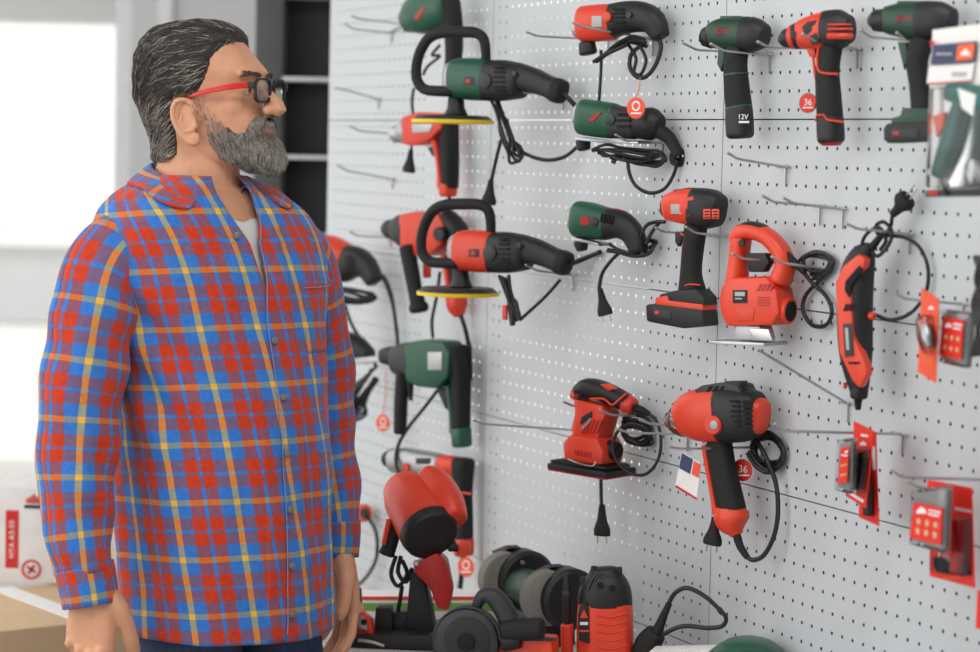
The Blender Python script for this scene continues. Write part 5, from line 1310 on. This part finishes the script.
t.loft('handle', [(398, 518, 6, 6, -4), (393, 536, 7, 7, -2), (387, 553, 8, 8, 0)], 'rubber', 2.6); t.loft('handle_spine', [(389, 520, 3, 4, 0), (386, 534, 3, 4, 2), (384, 544, 3, 4, 3)], 'red')
for pts in ([(396, 556), (391, 574), (398, 586), (407, 574), (402, 560)], [(401, 556), (398, 572), (406, 582), (412, 568)], [(402, 586), (400, 600), (398, 612)]): t.tube('cable', [(*p, -4) for p in pts], 2.2)
t.loft('knob', [(449, 548, 4, 4), (455, 546, 6, 6)], 'black', k=1); t.prism('switch_box', [(456, 544), (470, 542), (470, 552), (457, 556)], 12, 'red', -8, 2)

t = stand('bench_grinder', 'green bench grinder with two grey stones under black guards', 'bench grinder', -.24, .165, 0)
t.loft('motor', [(521, 586, 19, 19), (530, 589, 20, 20), (545, 594, 20, 20), (553, 598, 19, 19)], 'green_dark', 2, 24); t.rect('label_plate', 524, 580, 540, 596, 1, 'red_dark', 20, 0); t.rect('lettering', 527, 585, 538, 588, .6, 'paper', 20.8, 0)
for (px, py, r) in ((513, 578, 31), (556, 597, 31)):
    p = t.disc('wheel_guard', px, py, r, 32, 'black', 0, 'x', lo=(6, 9, 0)); t.disc('guard_screw', px, py, 2.2, 3, 'steel', 0, 'x', par=p, lo=(22.5, 0, 20))
    q = t.disc('grinding_stone', px, py, r-3, 20, 'stone', 0, 'x', lo=(0, -9, 0)); t.disc('wheel_nut', px, py, 5, 26, 'steel', 0, 'x', par=q, lo=(-2, -9, 0))
    t.prism('spark_shield', [(px-16, py-r+4), (px-2, py-r-2), (px+2, py-r+1), (px-12, py-r+8)], 14, 'black', 0, .5)
t.prism('foot', [(516, 600), (556, 616), (556, t.dy(556)), (516, t.dy(516))], 44, 'black', 0, 3)

t = stand('circular_saw', 'black and red circular saw with round blade guard and arched grip in front', 'saw', .0, .375, 52)
p = t.disc('blade_guard', 467, 640, 34, 24, 'charcoal', 0); t.disc('guard_face', 467, 640, 24, 4, 'black', 11.5, par=p); t.disc('arbor', 466, 642, 9, 5, 'deep', 14, par=p); t.tube('guard_rim', [(467+33*math.cos(a), 640+33*math.sin(a), 11) for a in [PI*(1+k/12) for k in range(13)]], 1.2, 'charcoal', 1, p)
t.loft('arched_grip', [(477, 606, 5, 8), (483, 596, 7, 10), (493, 596, 9, 11), (504, 609, 10, 11), (511, 626, 10, 11)], 'charcoal', 2.6, d=-4)
t.loft('front_grip', [(505, 630, 10.5, 10.5), (520, 629.5, 11, 11), (540, 628.5, 11, 11)], 'rubber', 2.3, d=4); t.loft('grip_root', [(505, 640, 12, 10), (518, 640, 9, 9)], 'black', k=1, d=2)
t.prism('motor_body', [(486, 631), (556, 637), (556, t.dy(556, -18)-4), (494, t.dy(494, -18)-4)], 34, 'red_bright', -18, 4); t.prism('label_strip', [(524, 636), (556, 637.5), (556, 641), (522, 641)], 1, 'charcoal', 0, .2)
t.prism('base_plate', [(450, t.dy(450)-4), (560, t.dy(560)-4), (560, t.dy(560)), (450, t.dy(450))], 44, 'steel', 0, .5)

t = stand('pressure_washer', 'upright orange and black pressure washer with lance at its side', 'pressure washer', -.01, .165, 60)
t.loft('body', [(605, t.dy(605)-4, 27, 23), (605, 664, 28, 24), (605, 640, 28.5, 24), (605, 618, 28, 24), (605, 603, 27, 23)], 'red_bright', 3, 26, rnd=.12)
t.loft('top_cover', [(605, 604, 27.4, 23.4), (605, 592, 26.5, 22.5), (604.5, 580, 22, 19), (604, 572, 15, 13)], 'black', 2.7, 26)
for x, y in ((594, 569), (619, 570), (583, 580)): t.prism('lug', [(x-3, y-3), (x+3, y-3), (x+3.5, y+6), (x-3.5, y+6)], 6, 'black', 4, 1)
for k in range(4): t.tube('top_rib', [(588+k*4, 590-k*2, 20-k), (592+k*4, 580-k, 17-k), (598+k*3, 573, 12)], 1.2, 'charcoal', 4)
for x, y in ((600, 585), (612, 588)): t.disc('screw_cap', x, y, 3, 3, 'deep', 21)
p = t.prism('side_plate', [(579, 640), (578, 616), (580, 606), (585, 602), (589, 608), (590, 644)], 1.5, 'black', 23, .3); t.prism('emblem', [(580, 618), (584, 609), (588, 618)], .6, 'red', 24.4, 0, par=p); t.rect('lettering', 580, 622, 588, 625, .6, 'paper', 24.4, 0, par=p); t.rect('print', 579.5, 630, 589, 632, .6, 'red', 24.4, 0, par=p)
for k in range(5): t.tube('body_rib', [(597, 615+k*8, 24.3), (612, 617+k*8, 24.3), (626, 613+k*8, 20)], .8, 'red', 4)
p = t.loft('lance', [(567, 574, 3, 3), (567, 585, 4, 4), (567, 600, 4.5, 4.5), (567, 626, 3.6, 3.6)], 'black', d=6); t.loft('lance_holder', [(567, 626, 6.5, 6.5), (567, 656, 6, 6)], 'red', 2.6, k=1, d=6); t.loft('lance_ring', [(567, 592, 5, 5), (567, 595, 5, 5)], 'charcoal', k=1, d=6)

t = stand('power_cord', 'black power cord with thick boot curling up beside the pressure washer', 'cord', .06, .11, 40)
t.loft('boot', [(669, 604, 3.2), (664, 615, 4), (657, 632, 6), (652, 640, 8.5)], 'rubber'); t.loft('plug', [(655, 634, 11, 9), (648, 644, 13, 10), (640, 660, 11, 9), (636, t.dy(636)-8, 8, 7)], 'rubber', 2.8)
t.tube('cable', [(668, 605), (675, 593), (687, 588), (703, 595), (718, 608), (726, 618), (722, 626), (708, 628), (688, 626), (676, 628), (664, 634)], 2.3)
t.loft('strain_relief', [(719, 609, 2.8), (722, 613, 2.8)], 'cable', k=1)
t = stand('white_carton', 'white carton lying flat at the bottom edge beside the power cord', 'box', .13, .10, 50); t.prism('carton', [(652, 649), (735, 647), (735, t.dy(735)), (652, t.dy(652))], 34, 'paper', 0, 1); t.rect('print', 655, 652, 700, 656, .5, 'green_print', 17.2, 0)
t = stand('green_case', 'rounded green tool case just showing at the bottom edge', 'case', .24, .08, 50); t.loft('lid', [(712, 655, 5, 18), (728, 648, 8, 26), (746, 646, 9, 28), (765, 649, 8, 26), (780, 656, 5, 18)], 'green', 2.6); t.prism('case_body', [(712, 656), (782, 657), (782, t.dy(782)), (712, t.dy(712))], 50, 'green_dark', 0, 3)
